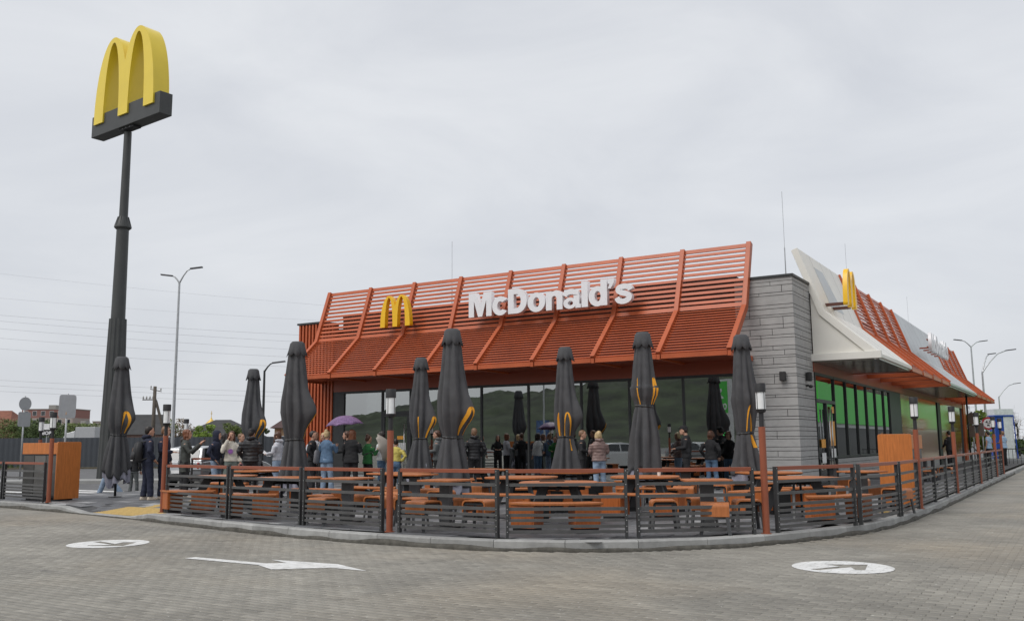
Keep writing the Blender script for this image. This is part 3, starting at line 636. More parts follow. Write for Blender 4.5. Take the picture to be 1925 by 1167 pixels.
def name_sign(loc, rz, cap, dep, label):
    t = thing('name_sign', label, 'sign', loc, rz); x = 0
    for ch in "McDonald's":
        w, pieces = GLYPH[ch]; bmj = bmesh.new()
        for k, sp in enumerate(pieces):
            me = fill2d([[((p[0] + x) * cap, p[1] * cap) for p in q] for q in sp], dep / 2 - .002 * k, 'letter'); bmj.from_mesh(me); bpy.data.meshes.remove(me)
        me = bpy.data.meshes.new('letter'); bmj.to_mesh(me); bmj.free(); xform(me, UP); obj('letter', me, white_sign, t); x += w + .035
    width = x * cap; b = MB(); b.beam((0, dep / 2 + .05, .18), (width, dep / 2 + .05, .18), .05, .05); b.beam((0, dep / 2 + .05, .5), (width, dep / 2 + .05, .5), .05, .05)
    for k in range(5): b.beam((width * (.1 + .2 * k), dep / 2 + .04, .18), (width * (.1 + .2 * k), dep / 2 + .45, .18), .06, .06)
    b.build('bracket', terra_wall, t); return t
name_sign((-10.38, -.74, 5.56), 0, .80, .17, 'white three-dimensional letters of the name on the front slatted canopy')
# side signs
s2 = thing('emblem_sign', 'yellow double-arch emblem standing off the cream side canopy', 'sign', (1.10, 1.75, 5.27), math.pi / 2)
me = xform(fill2d([arches(1.35, 1.12)], .065, 'arch_letter'), UP @ Matrix.Translation((0, 0, 0))); obj('arch_letter', me, yellow_sign, s2)
s2.location = (.95, 2.9, 5.42)
b = MB()
for x in (-.45, .5): b.beam((x, .10, .06), (x, .95, .06), .09, .09)
b.build('bracket', mat('bracket_brown', (.09, .03, .02), rough=.5), s2)
name_sign((1.15, 18.3, 5.35), math.pi / 2, .80, .13, 'white letters of the name on the grey metal side canopy')
# ================================================================ TERRACE FURNITURE
rail_c = mat('rail_terracotta', (0.25, 0.068, 0.032), rough=0.45, var=0.08, scale=3)
pole_c = mat('pole_terracotta', (0.27, 0.074, 0.034), rough=0.45, var=0.1, scale=3)
fence_c = mat('fence_charcoal', (0.040, 0.041, 0.042), rough=0.5, var=0.15, scale=6)
slat_c = mat('slat_charcoal', (0.080, 0.079, 0.078), rough=0.5, var=0.18, scale=5)
bolt_c = mat('bolt_steel', (.6, .6, .6), rough=.3, metal=.9)
SLZ = [(.708, .752), (.540, .584), (.374, .420), (.293, .333), (.222, .262), (.138, .180), (.063, .107)]
def fence_panel(p, q, label):
    p, q = Vector(p), Vector(q); d = (q - p); L = d.length; rz = math.atan2(d.y, d.x)
    t = thing('fence_panel', label, 'fence', (p.x, p.y, TZ), rz, 'terrace fence panels')
    for x in (.02, L - .02): MB().box(x - .02, x + .02, -.03, .03, 0, .945).build('post', fence_c, t)
    MB().box(.042, L - .042, -.034, .034, .893, .948).build('top_rail', rail_c, t, bevel=.004)
    for z0, z1 in SLZ: MB().box(.042, L - .042, -.012, .012, z0, z1).build('slat', slat_c, t)
    for x in (.02, L - .02):
        b = MB()
        for z0, z1 in SLZ + [(.89, .95)]: b.tube([(x, -.028, (z0 + z1) / 2), (x, -.034, (z0 + z1) / 2)], .007, 6)
        b.build('bolt', bolt_c, t)
    return t
FP = [((-19.7, -11.72), (-17.28, -12.08), 'fence panel cut by the left edge of the picture'),
      ((-17.18, -12.09), (-14.86, -12.44), 'short fence panel in front of the left waste station'),
      ((-9.10, -13.45), (-6.76, -13.95), 'fence panel right of the entrance gap, in front of the person with a phone camera'),
      ((-6.68, -13.97), (-4.55, -14.35), 'fence panel in front of the person in a black quilted jacket and cap'),
      ((-4.48, -14.37), (-2.62, -14.58), 'fence panel just left of the lamp post under the front canopy emblem'),
      ((-2.28, -14.62), (-.47, -14.66), 'fence panel just right of the lamp post under the front canopy emblem'),
      ((-.36, -14.64), (1.12, -13.80), 'middle fence panel at the bulge of the kerb, in front of the round picnic table'),
      ((1.22, -13.72), (2.54, -12.58), 'fence panel left of the lamp post at the right bend'),
      ((2.75, -12.24), (3.49, -10.46), 'fence panel right of the lamp post at the right bend'),
      ((3.53, -10.33), (3.78, -8.32), 'fence panel just left of the right waste station')]
sy = [(-8.25, -6.24), (-6.08, -3.95), (-3.88, -1.98), (-1.92, -.16), (0.0, 2.0), (2.08, 4.05), (4.13, 5.96), (6.12, 8.4), (8.5, 10.05), (10.12, 12.05), (12.2, 14.2), (14.28, 15.17)]
nm_ = ['first', 'second', 'third', 'fourth', 'fifth', 'sixth', 'seventh', 'eighth', 'ninth', 'tenth', 'eleventh', 'last']
for k, (a, c) in enumerate(sy): FP.append(((3.80, a), (3.80, c), '%s fence panel of the straight run along the right side, counted from the bend' % nm_[k]))
for p, q, l in FP: fence_panel(p, q, l)
fence_panel((-17.3, -6.1), (-15.2, -5.3), 'back fence panel behind the people on the left of the terrace')
# ---- lamp posts
lamp_w = mat('lamp_glass', (.80, .81, .81), rough=.3, var=.06, scale=12); lamp_k = mat('lamp_black', (.022, .022, .024), rough=.6)
def lamp_post():
    t = thing('lamp_post', '', 'lamp post', (0, 0, 0), 0, 'lamp posts of the terrace')
    MB().tube([(0, 0, 0), (0, 0, 1.52)], .05, 18).build('pole', pole_c, t, smooth=False); auto_smooth(t.children[0].data)
    o = MB().tube([(0, 0, 1.52), (0, 0, 1.72), (0, 0, 1.73), (0, 0, 1.775)], [.035, .035, .062, .078], 16).build('neck', lamp_k, t); auto_smooth(o.data)
    o = MB().tube([(0, 0, 1.775), (0, 0, 2.02)], .068, 18).build('lamp_glass', lamp_w, t); auto_smooth(o.data)
    b = MB()
    for k in range(4): a = math.pi / 4 + math.pi / 2 * k; b.tube([(.071 * math.cos(a), .071 * math.sin(a), 1.77), (.071 * math.cos(a), .071 * math.sin(a), 2.03)], .005, 5)
    b.build('guard_bar', lamp_k, t)
    o = MB().tube([(0, 0, 2.02), (0, 0, 2.14), (0, 0, 2.152)], [.08, .08, .074], 18).build('cap', lamp_k, t); auto_smooth(o.data)
    o = MB().tube([(0, 0, 0), (0, 0, .012)], .075, 14).build('base_plate', pole_c, t)
    return t
lp = lamp_post(); first = True
for x, y, l in [(-14.70, -12.42, 'lamp post in front of the left waste station'), (-9.24, -13.42, 'lamp post at the left end of the front fence beside the entrance gap'), (-2.44, -14.64, 'lamp post on the front fence below the front canopy emblem'),
                (2.65, -12.42, 'lamp post at the right bend in front of the grey corner'), (3.82, -6.16, 'nearest lamp post of the row along the right side, beside the right waste station'), (3.82, -.08, 'second lamp post of the row along the right side'), (3.82, 6.04, 'third lamp post of the row along the right side'),
                (3.82, 12.13, 'fourth lamp post of the row along the right side'), (3.82, 15.25, 'farthest lamp post of the row along the right side'), (-17.25, -6.40, 'lamp post at the back fence behind the person with a phone camera'), (-18.46, -10.4, 'lamp post behind the left waste station')]:
    if first: lp.location = (x, y, TZ); lp['label'] = l; first = False
    else: dup(lp, (x, y, TZ), random.uniform(0, 1), l)
# ---- closed parasols
cloth = mat('parasol_cloth', (0.066, 0.067, 0.071), rough=0.85, var=0.14, scale=5, bump=0.15, bscale=300)
lining = mat('parasol_lining', (0.30, 0.30, 0.36), rough=0.85, var=0.1, scale=5); amber = mat('emblem_amber', (.80, .36, .02), rough=.7, var=.05)
def parasol(loc, rz, seed, label, lean=0.0, emb=((0.3, .28),), tie=1.47, hem=.62, knee=1.95, wide=1.0, bulge=.21):
    rnd = random.Random(seed); t = thing('parasol', label, 'parasol', (*loc, TZ), 0, 'closed parasols of the terrace')
    ph = [rnd.uniform(0, 6.28) for _ in range(6)]; k0 = rz
    zs = [(3.50, .17, .05), (3.2, .20, .14), (2.7, .25, .20), (2.3, .295, .22), (knee, .30, .24), (knee - .2, .27, .26), (tie + .12, .225, .24), (tie, .195, .16), (tie - .06, .21, .22), (tie - .3, .255, .30), (tie - .6, .31, .32), (hem + .12, .345, .33), (hem, .36, .34)]
    zz = np.array([q[0] for q in zs])[::-1]; rr = np.array([q[1] for q in zs])[::-1] * wide; aa = np.array([q[2] for q in zs])[::-1]
    NF = 8
    def surf(th, z, off=0.0):
        r = float(np.interp(z, zz, rr)); am = float(np.interp(z, zz, aa)); tw = .35 * math.sin(z * 1.1 + ph[3])
        f = 1.7 * abs(math.sin(NF / 2 * (th + tw * .3) + ph[0] + .5 * math.sin(z * .9 + ph[1]) + .25 * math.sin(2 * th + ph[2]))) - 1.05
        r *= 1 + am * .80 * f + .09 * math.sin(3 * th + ph[2] + .8 * math.sin(1.7 * z + ph[5])) + .05 * math.sin(13 * th + 2.2 * z + ph[4]) * (1 if z < knee else .5) + .03 * noise.noise(Vector((2.5 * math.cos(th) + seed, 2.5 * math.sin(th), 2.2 * z)))
        dz = (z - knee) / .42; dth = math.atan2(math.sin(th - k0), math.cos(th - k0))
        r += bulge * math.exp(-dz * dz * (1.1 if dz > 0 else 2.4)) * math.exp(-(dth / .45) ** 2)
        return ((r + off) * math.cos(th), (r + off) * math.sin(th), z)
    n = 72; zl = list(np.linspace(3.52, tie + .08, 34)) + [tie + .03, tie, tie - .03] + list(np.linspace(tie - .08, hem, 16))
    def hemz(th): return .17 * abs(math.sin(4 * th + ph[4])) + .10 * math.sin(2 * th + ph[5])
    vs = []
    for z in zl:
        for j in range(n):
            th = 2 * math.pi * j / n; z2 = z
            if z < tie - .08: z2 = z - hemz(th) * ((tie - .08 - z) / (tie - .08 - hem))
            x, y, _ = surf(th, max(z, hem)); vs.append((x, y, z2))
    k = len(zl); fs = [(i * n + j, i * n + (j + 1) % n, (i + 1) * n + (j + 1) % n, (i + 1) * n + j) for i in range(k - 1) for j in range(n)]
    can = MB().add(vs, fs).build('canopy', cloth, t, smooth=True); s = can.modifiers.new('thick', 'SOLIDIFY'); s.thickness = .006
    # pale lining: an inner skirt that hangs lower in places
    vs = []; m = 48; zl2 = [tie - .25, hem + .2, hem - .05, hem - .26]
    for z in zl2:
        for j in range(m):
            th = 2 * math.pi * j / m; x, y, _ = surf(th, max(z, hem), -.035); z2 = z
            if z == zl2[-1]: z2 = z - .10 * math.sin(3 * th + ph[1]) - hemz(th) * .55
            if z == zl2[-2]: z2 = z - hemz(th) * .5
            vs.append((x, y, z2))
    MB().add(vs, [(i * m + j, i * m + (j + 1) % m, (i + 1) * m + (j + 1) % m, (i + 1) * m + j) for i in range(3) for j in range(m)]).build('lining', lining, t, smooth=True)
    # cap with scalloped hem
    vs = []; n = 64
    for z, r, sc in ((3.70, .02, 0), (3.695, .12, 0), (3.65, .165, .1), (3.52, .19, .3), (3.38, .222, 1.0)):
        for j in range(n):
            th = 2 * math.pi * j / n; w = 2 * abs(math.sin(4 * th + ph[0])) - 1; vs.append(((r * (1 + .10 * sc * w)) * math.cos(th), (r * (1 + .10 * sc * w)) * math.sin(th), z - .045 * sc * w))
    fs = [(i * n + j, i * n + (j + 1) % n, (i + 1) * n + (j + 1) % n, (i + 1) * n + j) for i in range(4) for j in range(n)] + [tuple(range(n))]
    c = MB().add(vs, fs).build('cap', cloth, t, smooth=True); s = c.modifiers.new('thick', 'SOLIDIFY'); s.thickness = .006
    # tie strap
    vs = []; n = 72
    for dz, off in ((-.022, .006), (-.022, .012), (.022, .012), (.022, .006)):
        for j in range(n): th = 2 * math.pi * j / n; x, y, _ = surf(th, tie, off); vs.append((x, y, tie + dz + .02 * math.sin(th + ph[2])))
    MB().add(vs, [(i * n + j, i * n + (j + 1) % n, (i + 1) * n + (j + 1) % n, (i + 1) * n + j) for i in range(3) for j in range(n)]).build('strap', fence_c, t, smooth=True)
    # printed arch seen in the folds
    for th0, half in emb:
        b = MB(); pts = []
        for q in range(25):
            u = -1 + 2 * q / 24; z = tie + .04 + .56 * (1 - abs(u) ** 2.3); pts.append((th0 + half * u, z))
        L, Rr = [], []
        for q, (th, z) in enumerate(pts):
            a0 = pts[max(q - 1, 0)]; a1 = pts[min(q + 1, 24)]; dx, dz = (a1[0] - a0[0]) * .28, a1[1] - a0[1]; l = math.hypot(dx, dz) or 1
            wd = .016; L.append(surf(th - dz / l * wd / .28, z + dx / l * wd, .009)); Rr.append(surf(th + dz / l * wd / .28, z - dx / l * wd, .009))
        b.add(L + Rr, [(q, q + 1, 25 + q + 1, 25 + q) for q in range(24)]).build('printed_arch', amber, t, smooth=True)
        if half > .2:
            b = MB(); L = []; Rr = []
            for q in range(9): z = tie - .04 - .035 * q; th = th0 + half * .98 + .02 * q; L.append(surf(th - .08, z, .009)); Rr.append(surf(th + .08, z, .009))
            b.add(L + Rr, [(q, q + 1, 9 + q + 1, 9 + q) for q in range(8)]).build('printed_arch', amber, t, smooth=True)
    MB().tube([(0, 0, .03), (0, 0, 3.66)], .032, 12).build('pole', fence_c, t, smooth=True)
    b = MB().box(-.12, .12, -.12, .12, 0, .02); b.build('base_plate', fence_c, t, bevel=.004)
    return t
VA = math.atan2(CAMP.y + 10, CAMP.x)      # direction towards the road
def tocam(x, y): return math.atan2(CAMP.y - y, CAMP.x - x)
for (x, y), kd, seed, emb, lab in [
    ((-15.21, -10.25), .95, 1, ((.55, .20),), 'closed dark grey parasol standing alone at the far left beside the pylon sign pole'),
    ((-15.47, -5.36), .85, 2, ((.75, .22),), 'closed dark grey parasol, smaller looking, behind the people at the left back'),
    ((-8.82, -10.21), 1.0, 3, ((1.05, .15),), 'closed dark grey parasol left of the open purple umbrella'),
    ((-8.95, -5.29), 1.05, 4, ((.85, .2), (-.3, .04)), 'closed dark grey parasol near the front door, left of the tallest looking one'),
    ((-4.49, -10.10), 1.05, 5, ((.95, .2),), 'tallest looking closed parasol in the middle of the terrace'),
    ((-4.31, -5.46), .9, 6, ((.1, .34), (-.9, .12)), 'closed dark grey parasol beside the person in a pinkish padded jacket'),
    ((-1.43, -7.23), 1.3, 7, ((.95, .12), (-.7, .2)), 'closed dark grey parasol left of the officer in black'),
    ((.21, -5.49), 2.2, 8, ((.55, .35),), 'closed dark grey parasol in front of the grey corner')]:
    tc_ = tocam(x, y)
    parasol((x, y), tc_ + kd, seed, lab, emb=[(tc_ + e, h) for e, h in emb], hem=.55 if seed in (3, 5, 6, 4) else .7, wide=.98 if seed in (3, 5) else .90, tie={1: 1.62, 2: 1.5, 3: 1.42, 7: 2.08, 8: 1.5}.get(seed, 1.45), knee={7: 2.5, 8: 2.25, 3: 2.05, 1: 2.05}.get(seed, 1.95), bulge={7: .06, 8: .10}.get(seed, .21))
# ---- tables, stools, benches
wood_top = wood('laminate_orange', (0.43, 0.145, 0.045)); wood_side = wood('laminate_side', (0.40, 0.112, 0.028)); wood_bin = wood('laminate_bin', (0.50, 0.165, 0.04)); leg_c = mat('leg_grey', (0.075, 0.077, 0.08), rough=.5, var=.12); leg_k = mat('leg_black', (.02, .02, .021), rough=.55)
def superell(r, n=40, p=3.2):
    out = []
    for k in range(n):
        t = 2 * math.pi * k / n; c, s = math.cos(t), math.sin(t); out.append((r * math.copysign(abs(c) ** (2 / p), c), r * math.copysign(abs(s) ** (2 / p), s)))
    return out
def picnic_table():
    t = thing('picnic_table', '', 'table', group='picnic tables of the terrace')
    MB().prism(superell(.62), 'z', .672, .70).build('table_top', wood_top, t, bevel=.004)
    MB().prism(superell(.60), 'z', .655, .671).build('edge_band', leg_k, t)
    for sx, sy in ((1, 1), (1, -1), (-1, 1), (-1, -1)):
        b = MB(); p = Vector((sx * .22, sy * .16, .655)); q = Vector((sx * .46, sy * .40, .01))
        b.beam(p, q, .16, .035, up=(sy * .5, -sx * .5, 0.0)); b.build('leg', leg_c if sy < 0 else leg_k, t)
    b = MB().beam((-.42, 0, .60), (.42, 0, .60), .06, .05); b.beam((0, -.36, .60), (0, .36, .60), .06, .04); b.build('under_frame', leg_k, t); return t
def bench():
    t = thing('curved_bench', '', 'bench', group='curved benches of the terrace')
    R0, w, half = 1.22, .36, .62; n = 16; top = []
    def ring(r): return [(r * math.sin(-half + 2 * half * k / n), -r * math.cos(-half + 2 * half * k / n)) for k in range(n + 1)]
    MB().prism(ring(R0) + ring(R0 - w)[::-1], 'z', .405, .440).build('seat', wood_top, t, bevel=.006)
    for s in (-1, 1):
        a = s * (half - .20); c, sn = math.cos(a), math.sin(a); M = Matrix.Translation((R0 - w / 2 - .0, 0, 0))
        def P(rad, tan, z): return (rad * math.sin(a) + tan * math.cos(a), -rad * math.cos(a) + tan * math.sin(a), z)
        lg = bpy.data.objects.new('leg_box', None); COL.objects.link(lg); lg.parent = t
        for tan in (-.18, .18):
            b = MB().beam(P(R0 - .03, tan, .24), P(R0 - w + .03, tan, .24), .028, .33); b.build('side_panel', wood_side, lg)
        MB().beam(P(R0 - .035, -.164, .24), P(R0 - .035, .164, .24), .022, .33).build('front_panel', wood_side, lg)
        MB().beam(P(R0 - w + .035, -.164, .24), P(R0 - w + .035, .164, .24), .022, .33).build('front_panel', leg_k, lg)
        MB().beam(P(R0 - .045, 0, .0375), P(R0 - w + .045, 0, .0375), .34, .075).build('plinth', leg_k, lg)
    return t
def pedestal_table():
    t = thing('pedestal_table', '', 'table', group='square pedestal tables of the terrace')
    MB().prism(superell(.36, p=8), 'z', .722, .75).build('table_top', wood_top, t, bevel=.004); MB().box(-.22, .22, -.22, .22, .70, .721).build('top_plate', leg_k, t)
    MB().box(-.10, .10, -.05, .05, .03, .70).build('column', leg_c, t, bevel=.01); MB().box(-.24, .24, -.20, .20, 0, .03).build('foot_plate', leg_k, t, bevel=.006); return t
def stool():
    t = thing('stool', '', 'stool', group='bentwood stools of the terrace')
    # bent sheet: flat top, rounded shoulders, two short aprons
    pr = []; 
    for k in range(7): a = math.pi / 2 * k / 6; pr.append((-.13 - .06 * math.cos(math.pi / 2 - a) if False else -.14 - .06 * math.cos(a), .39 + .06 * math.sin(a)))
    outer = [(-.20, .26)] + pr + [(-x, z) for x, z in reversed(pr)] + [(.20, .26)]
    inner = [(x * .9, z - .02 if z > .4 else z) for x, z in outer]
    MB().prism(outer + inner[::-1], 'y', -.20, .20).build('seat', wood_top, t, bevel=.003)
    for sx in (-1, 1):
        for sy in (-1, 1):
            MB().beam((sx * .16, sy * .15, .40), (sx * .20, sy * .20, 0), .045, .030).build('leg', leg_c, t)
    for y in (.17, -.17): MB().beam((-.16, y, .39), (.16, y, .39), .03, .03).build('under_rail', leg_k, t)
    return t
def aprons(): pass
PROTO = {'picnic': picnic_table(), 'bench': bench(), 'ped': pedestal_table(), 'stool': stool()}; used = set()
def put(kind, x, y, rz, label):
    if kind not in used:
        o = PROTO[kind]; used.add(kind); o.location = (x, y, TZ); o.rotation_euler = (0, 0, rz); o['label'] = label
    else: o = dup(PROTO[kind], (x, y, TZ), rz, label)
    return o
PIC = [(-8.75, -12.35, .1, 'nearest the entrance gap'), (-6.55, -12.75, .05, 'before the black quilted jacket and cap'), (-.55, -12.75, .45, 'nearest the middle fence panel'), (2.35, -9.5, 1.0, 'in front of the grey corner'),
       (-2.35, -10.9, .1, 'one row behind the front lamp post'), (-.3, -9.9, .3, 'one row behind the middle fence panel'), (-6.2, -9.7, 0., 'right of the parasol by the purple umbrella'), (-6.4, -6.6, 0., 'before the front door'),
       (-2.9, -7.9, .2, 'behind the tallest looking parasol'), (1.1, -6.9, .6, 'by the parasol at the grey corner'), (-11.0, -9.3, 0., 'among the queue at the left'), (-2.2, -4.9, .1, 'near the windows left of the officer')]
for x, y, rz, where in PIC:
    put('picnic', x, y, rz, 'orange topped picnic table %s' % where)
    put('bench', x, y, rz, 'road-side curved bench of the picnic table %s' % where); put('bench', x, y, rz + math.pi, 'building-side curved bench of the picnic table %s' % where)
PED = [(-4.25, -13.55, .1, 'left of the front fence lamp post', 4), (-2.1, -13.65, .0, 'right of the front fence lamp post', 4), (1.70, -12.2, .5, 'left of the right bend lamp post', 4), (3.0, -7.3, 1.2, 'left of the right waste station', 3),
       (1.55, -3.2, 1.4, 'under the side windows', 3), (-4.6, -8.3, 0., 'far behind the tallest parasol', 4), (-.4, -7.6, .3, 'by the parasol beside the officer', 4), (-4.3, -11.6, .1, 'one row behind, left of the lamp', 4),
       (2.1, 3.6, 1.5, 'by the side door', 2), (2.1, 7.4, 1.5, 'farther along the side terrace', 4)]
sd = ['in front', 'to the right', 'at the back', 'to the left']
for x, y, rz, where, ns in PED:
    put('ped', x, y, rz, 'square pedestal table %s' % where)
    for k in range(ns):
        a = rz - math.pi / 2 + k * math.pi / 2; r = .62 + random.uniform(-.05, .08)
        put('stool', x + r * math.cos(a), y + r * math.sin(a), a + random.uniform(-.2, .2), 'stool %s of the pedestal table %s' % (sd[k], where))
# ---- waste stations
def waste_station(loc, rz, label, mirror=False):
    t = thing('waste_station', label, 'waste station', loc, rz); s = -1 if mirror else 1
    def bx(x0, x1, *a): return MB().box(min(s * x0, s * x1), max(s * x0, s * x1), *a)
    bx(-1.5, -.04, 0.03, .56, .08, 1.13).build('body', leg_c, t)
    for k in range(3): bx(-1.48 + .485 * k, -1.02 + .485 * k, .0, .028, .12, 1.10).build('door_panel', per_object(mat('station_panel', (.085, .083, .078), rough=.55, var=.12), .1), t, bevel=.004)
    bx(-1.52, -.04, -.02, .58, 1.14, 1.42).build('hood', wood_bin, t, bevel=.006)
    # tall side panel with rounded top corners
    P = [(-.04, .04), (.60, .04)]
    for k in range(7): a = math.pi / 2 * k / 6; P.append((.56 + .04 * math.cos(a) , 1.40 + .04 * math.sin(a)))
    for k in range(7): a = math.pi / 2 + math.pi / 2 * k / 6; P.append((.0 + .04 * math.cos(a), 1.40 + .04 * math.sin(a)))
    MB().prism(P, 'x', min(s * -.035, s * .0), max(s * -.035, s * .0)).build('side_panel', wood_bin, t, bevel=.004)
    bx(-1.45, -.1, .1, .5, 0, .08).build('plinth', leg_k, t); return t
waste_station((-15.02, -12.02, TZ), 0, 'orange and charcoal waste station by the left lamp post at the entrance')
waste_station((3.10, -5.9, TZ), math.pi / 2 * -1, 'orange and charcoal waste station inside the right side fence')
bpy.data.objects['waste_station.001'].rotation_euler = (0, 0, -math.pi / 2)

# a few things left on the tables
def cup(x, y, z, label):
    t = thing('paper_cup', label, 'cup', (x, y, z)); MB().rings([(0, 0, 0, .028, .028), (0, 0, .11, .040, .040)], 16).build('cup', mat('cup_white', (.72, .70, .66), rough=.6), t, smooth=False); MB().rings([(0, 0, .11, .042, .042), (0, 0, .118, .042, .042), (0, 0, .122, .034, .034)], 16).build('lid', lamp_k, t)
    return t
cup(-.15, -9.6, TZ + .70, 'paper cup on the picnic table one row behind the middle fence panel'); cup(-6.3, -12.5, TZ + .70, 'paper cup on the picnic table before the black quilted jacket')
t = thing('serving_tray', 'brown serving tray left on the picnic table nearest the middle fence panel', 'tray', (-.75, -12.6, TZ + .70), .5); MB().box(-.2, .2, -.14, .14, 0, .008).build('tray', mat('tray_brown', (.08, .05, .035), rough=.5), t)
for x0, x1, y0, y1 in ((-.2, .2, -.14, -.128), (-.2, .2, .128, .14), (-.2, -.188, -.128, .128), (.188, .2, -.128, .128)): MB().box(x0, x1, y0, y1, .008, .024).build('rim', mat('tray_brown', ()), t)
# ================================================================ PYLON SIGN
pyl_c = mat('pylon_grey', (0.050, 0.053, 0.052), rough=0.5, var=0.1, scale=2)
yel_p = mat('pylon_yellow', (0.80, 0.60, 0.035), rough=0.3, var=0.04, scale=1, coat=.2)
pyl = thing('pylon_sign', 'tall pylon with big yellow double-arch emblem on a charcoal box', 'sign', (-30.51, .36, 0))
b = MB(); n = 12
def flute(z0, z1, r0, r1):
    vs = []
    for z, r in ((z0, r0), (z1, r1)):
        for j in range(48):
            t = 2 * math.pi * j / 48; vs.append((r * (1 + .05 * math.copysign(1, math.sin(12 * t + .1))) * math.cos(t), r * (1 + .05 * math.copysign(1, math.sin(12 * t + .1))) * math.sin(t), z))
    return MB().add(vs, [(j, (j + 1) % 48, 48 + (j + 1) % 48, 48 + j) for j in range(48)] + [tuple(range(47, -1, -1)), tuple(range(48, 96))])
flute(0, 7.2, .52, .36).build('lower_shaft', pyl_c, pyl)
o = MB().tube([(0, 0, 7.2), (0, 0, 11.35)], [.31, .27], 20).build('middle_shaft', pyl_c, pyl); auto_smooth(o.data)
o = MB().tube([(0, 0, 11.35), (0, 0, 11.45), (0, 0, 11.5), (0, 0, 11.95)], [.27, .38, .38, .22], 20).build('collar', pyl_c, pyl); auto_smooth(o.data, 25)
b = MB()
for k in range(12): a = 2 * math.pi * k / 12; b.beam((.20 * math.cos(a), .20 * math.sin(a), 11.95), (.33 * math.cos(a), .33 * math.sin(a), 11.5), .03, .10, up=(math.cos(a), math.sin(a), 0))
b.build('collar_fin', pyl_c, pyl)
o = MB().tube([(0, 0, 11.5), (0, 0, 16.05)], [.20, .17], 18).build('upper_shaft', pyl_c, pyl); auto_smooth(o.data)
head = bpy.data.objects.new('sign_head', None); COL.objects.link(head); head.parent = pyl; head.rotation_euler = (0, 0, math.radians(-36.82 + 31.51)); head.location = (.30, -.11, 16.18)
MB().box(-2.86, 2.86, -.32, .32, 0, 1.03).build('sign_box', pyl_c, head, bevel=.02)
MB().box(-.6, .6, -.2, .2, -.10, -.002).build('flange', lamp_k, head)
me = xform(fill2d([arches(5.0, 4.05)], .40, 'arch_letter'), UP); o = obj('arch_letter', me, yel_p, head, loc=(-.06, 0, .55), bevel=.012); auto_smooth(me, 30)
b = MB()
for k in range(3): b.tube([(-.3 + .3 * k, -.215, -.05), (-.3 + .3 * k, -.2, -.05)], .02, 6)
b.build('bolt', bolt_c, head)

# ================================================================ PEOPLE
def remesh(mb, vox, it=4, name='m', wrinkle=0.0, puff=0.0, seed=0):
    me = bpy.data.meshes.new(name); me.from_pydata(mb.v, [], mb.f); me.update()
    bm = bmesh.new(); bm.from_mesh(me); bmesh.ops.recalc_face_normals(bm, faces=bm.faces); bm.to_mesh(me); bm.free()
    o = bpy.data.objects.new(name, me); TMP.objects.link(o)
    r = o.modifiers.new('r', 'REMESH'); r.mode = 'VOXEL'; r.voxel_size = vox; r.use_smooth_shade = True
    s = o.modifiers.new('s', 'SMOOTH'); s.factor = .5; s.iterations = it
    return o, wrinkle, puff, seed
def finish(jobs):
    """evaluate every remesh job at once, then swap the results in"""
    dg = bpy.context.evaluated_depsgraph_get(); dg.update()
    for (o, wr, pf, seed), target in jobs:
        me = bpy.data.meshes.new_from_object(o.evaluated_get(dg)); old = target.data
        me.name = target.name.split('.')[0]
        if wr or pf:
            nv = len(me.vertices); co = np.empty(nv * 3); me.vertices.foreach_get('co', co); co = co.reshape(-1, 3); nr = np.empty(nv * 3); me.vertices.foreach_get('normal', nr); nr = nr.reshape(-1, 3)
            d = np.zeros(nv)
            if wr: d += wr * np.array([noise.noise(Vector((c[0] * 9 + seed, c[1] * 9, c[2] * 13))) for c in co])
            if pf: d += pf * (np.abs(np.sin(co[:, 2] * math.pi / .085)) - .6)
            me.vertices.foreach_set('co', (co + nr * d[:, None]).reshape(-1)); me.update()
        for m_ in old.materials: me.materials.append(m_)
        me.polygons.foreach_set('use_smooth', [True] * len(me.polygons)); target.data = me
        tm = o.data; bpy.data.objects.remove(o, do_unlink=True); bpy.data.meshes.remove(tm)
JOBS = []; TMP = bpy.data.collections.new('working')
SK = mat('skin', (.52, .29, .20), rough=.55, var=.08, scale=12)
def cl(name, col, rough=.85): return mat('cloth_' + name, col, rough=rough, var=.16, scale=9, bump=.12, bscale=180)
JEAN = cl('light_denim', (.26, .34, .45)); BLACK = cl('black', (.016, .016, .018)); NAVY = cl('navy', (.016, .02, .042)); DENIM = cl('denim_blue', (.10, .17, .27)); CREAMC = cl('cream', (.62, .58, .50)); GREYG = cl('grey_green', (.055, .06, .055)); LGREY = cl('light_grey', (.50, .51, .55)); GREEN = cl('green', (.03, .16, .045)); YELL = cl('yellow', (.62, .52, .13)); PINKB = cl('dusty_pink', (.22, .145, .13), .45); GREY = cl('mid_grey', (.13, .14, .14)); SKYB = cl('sky_blue', (.28, .40, .54)); WHITE = cl('white', (.68, .68, .68)); OLIVE = cl('sage', (.17, .20, .18)); PUFFB = cl('quilted_black', (.012, .012, .014), .5)
SHB = mat('shoe_black', (.015, .015, .015), rough=.5); SHW = mat('shoe_beige', (.55, .47, .38), rough=.6)
HB = mat('hair_brown', (.085, .035, .018), rough=.45, var=.3, scale=30, stretch=(4, 4, .6)); HD = mat('hair_dark', (.018, .012, .010), rough=.45, var=.3, scale=30); HR = mat('hair_auburn', (.17, .062, .028), rough=.45, var=.3, scale=30, stretch=(4, 4, .6)); HBL = mat('hair_blond', (.52, .38, .20), rough=.5, var=.25, scale=30, stretch=(4, 4, .6)); HS = mat('hair_sand', (.20, .11, .06), rough=.5, var=.25, scale=30)
EYE = mat('eye_dark', (.02, .014, .012), rough=.3); LIP = mat('lip', (.35, .10, .09), rough=.5)
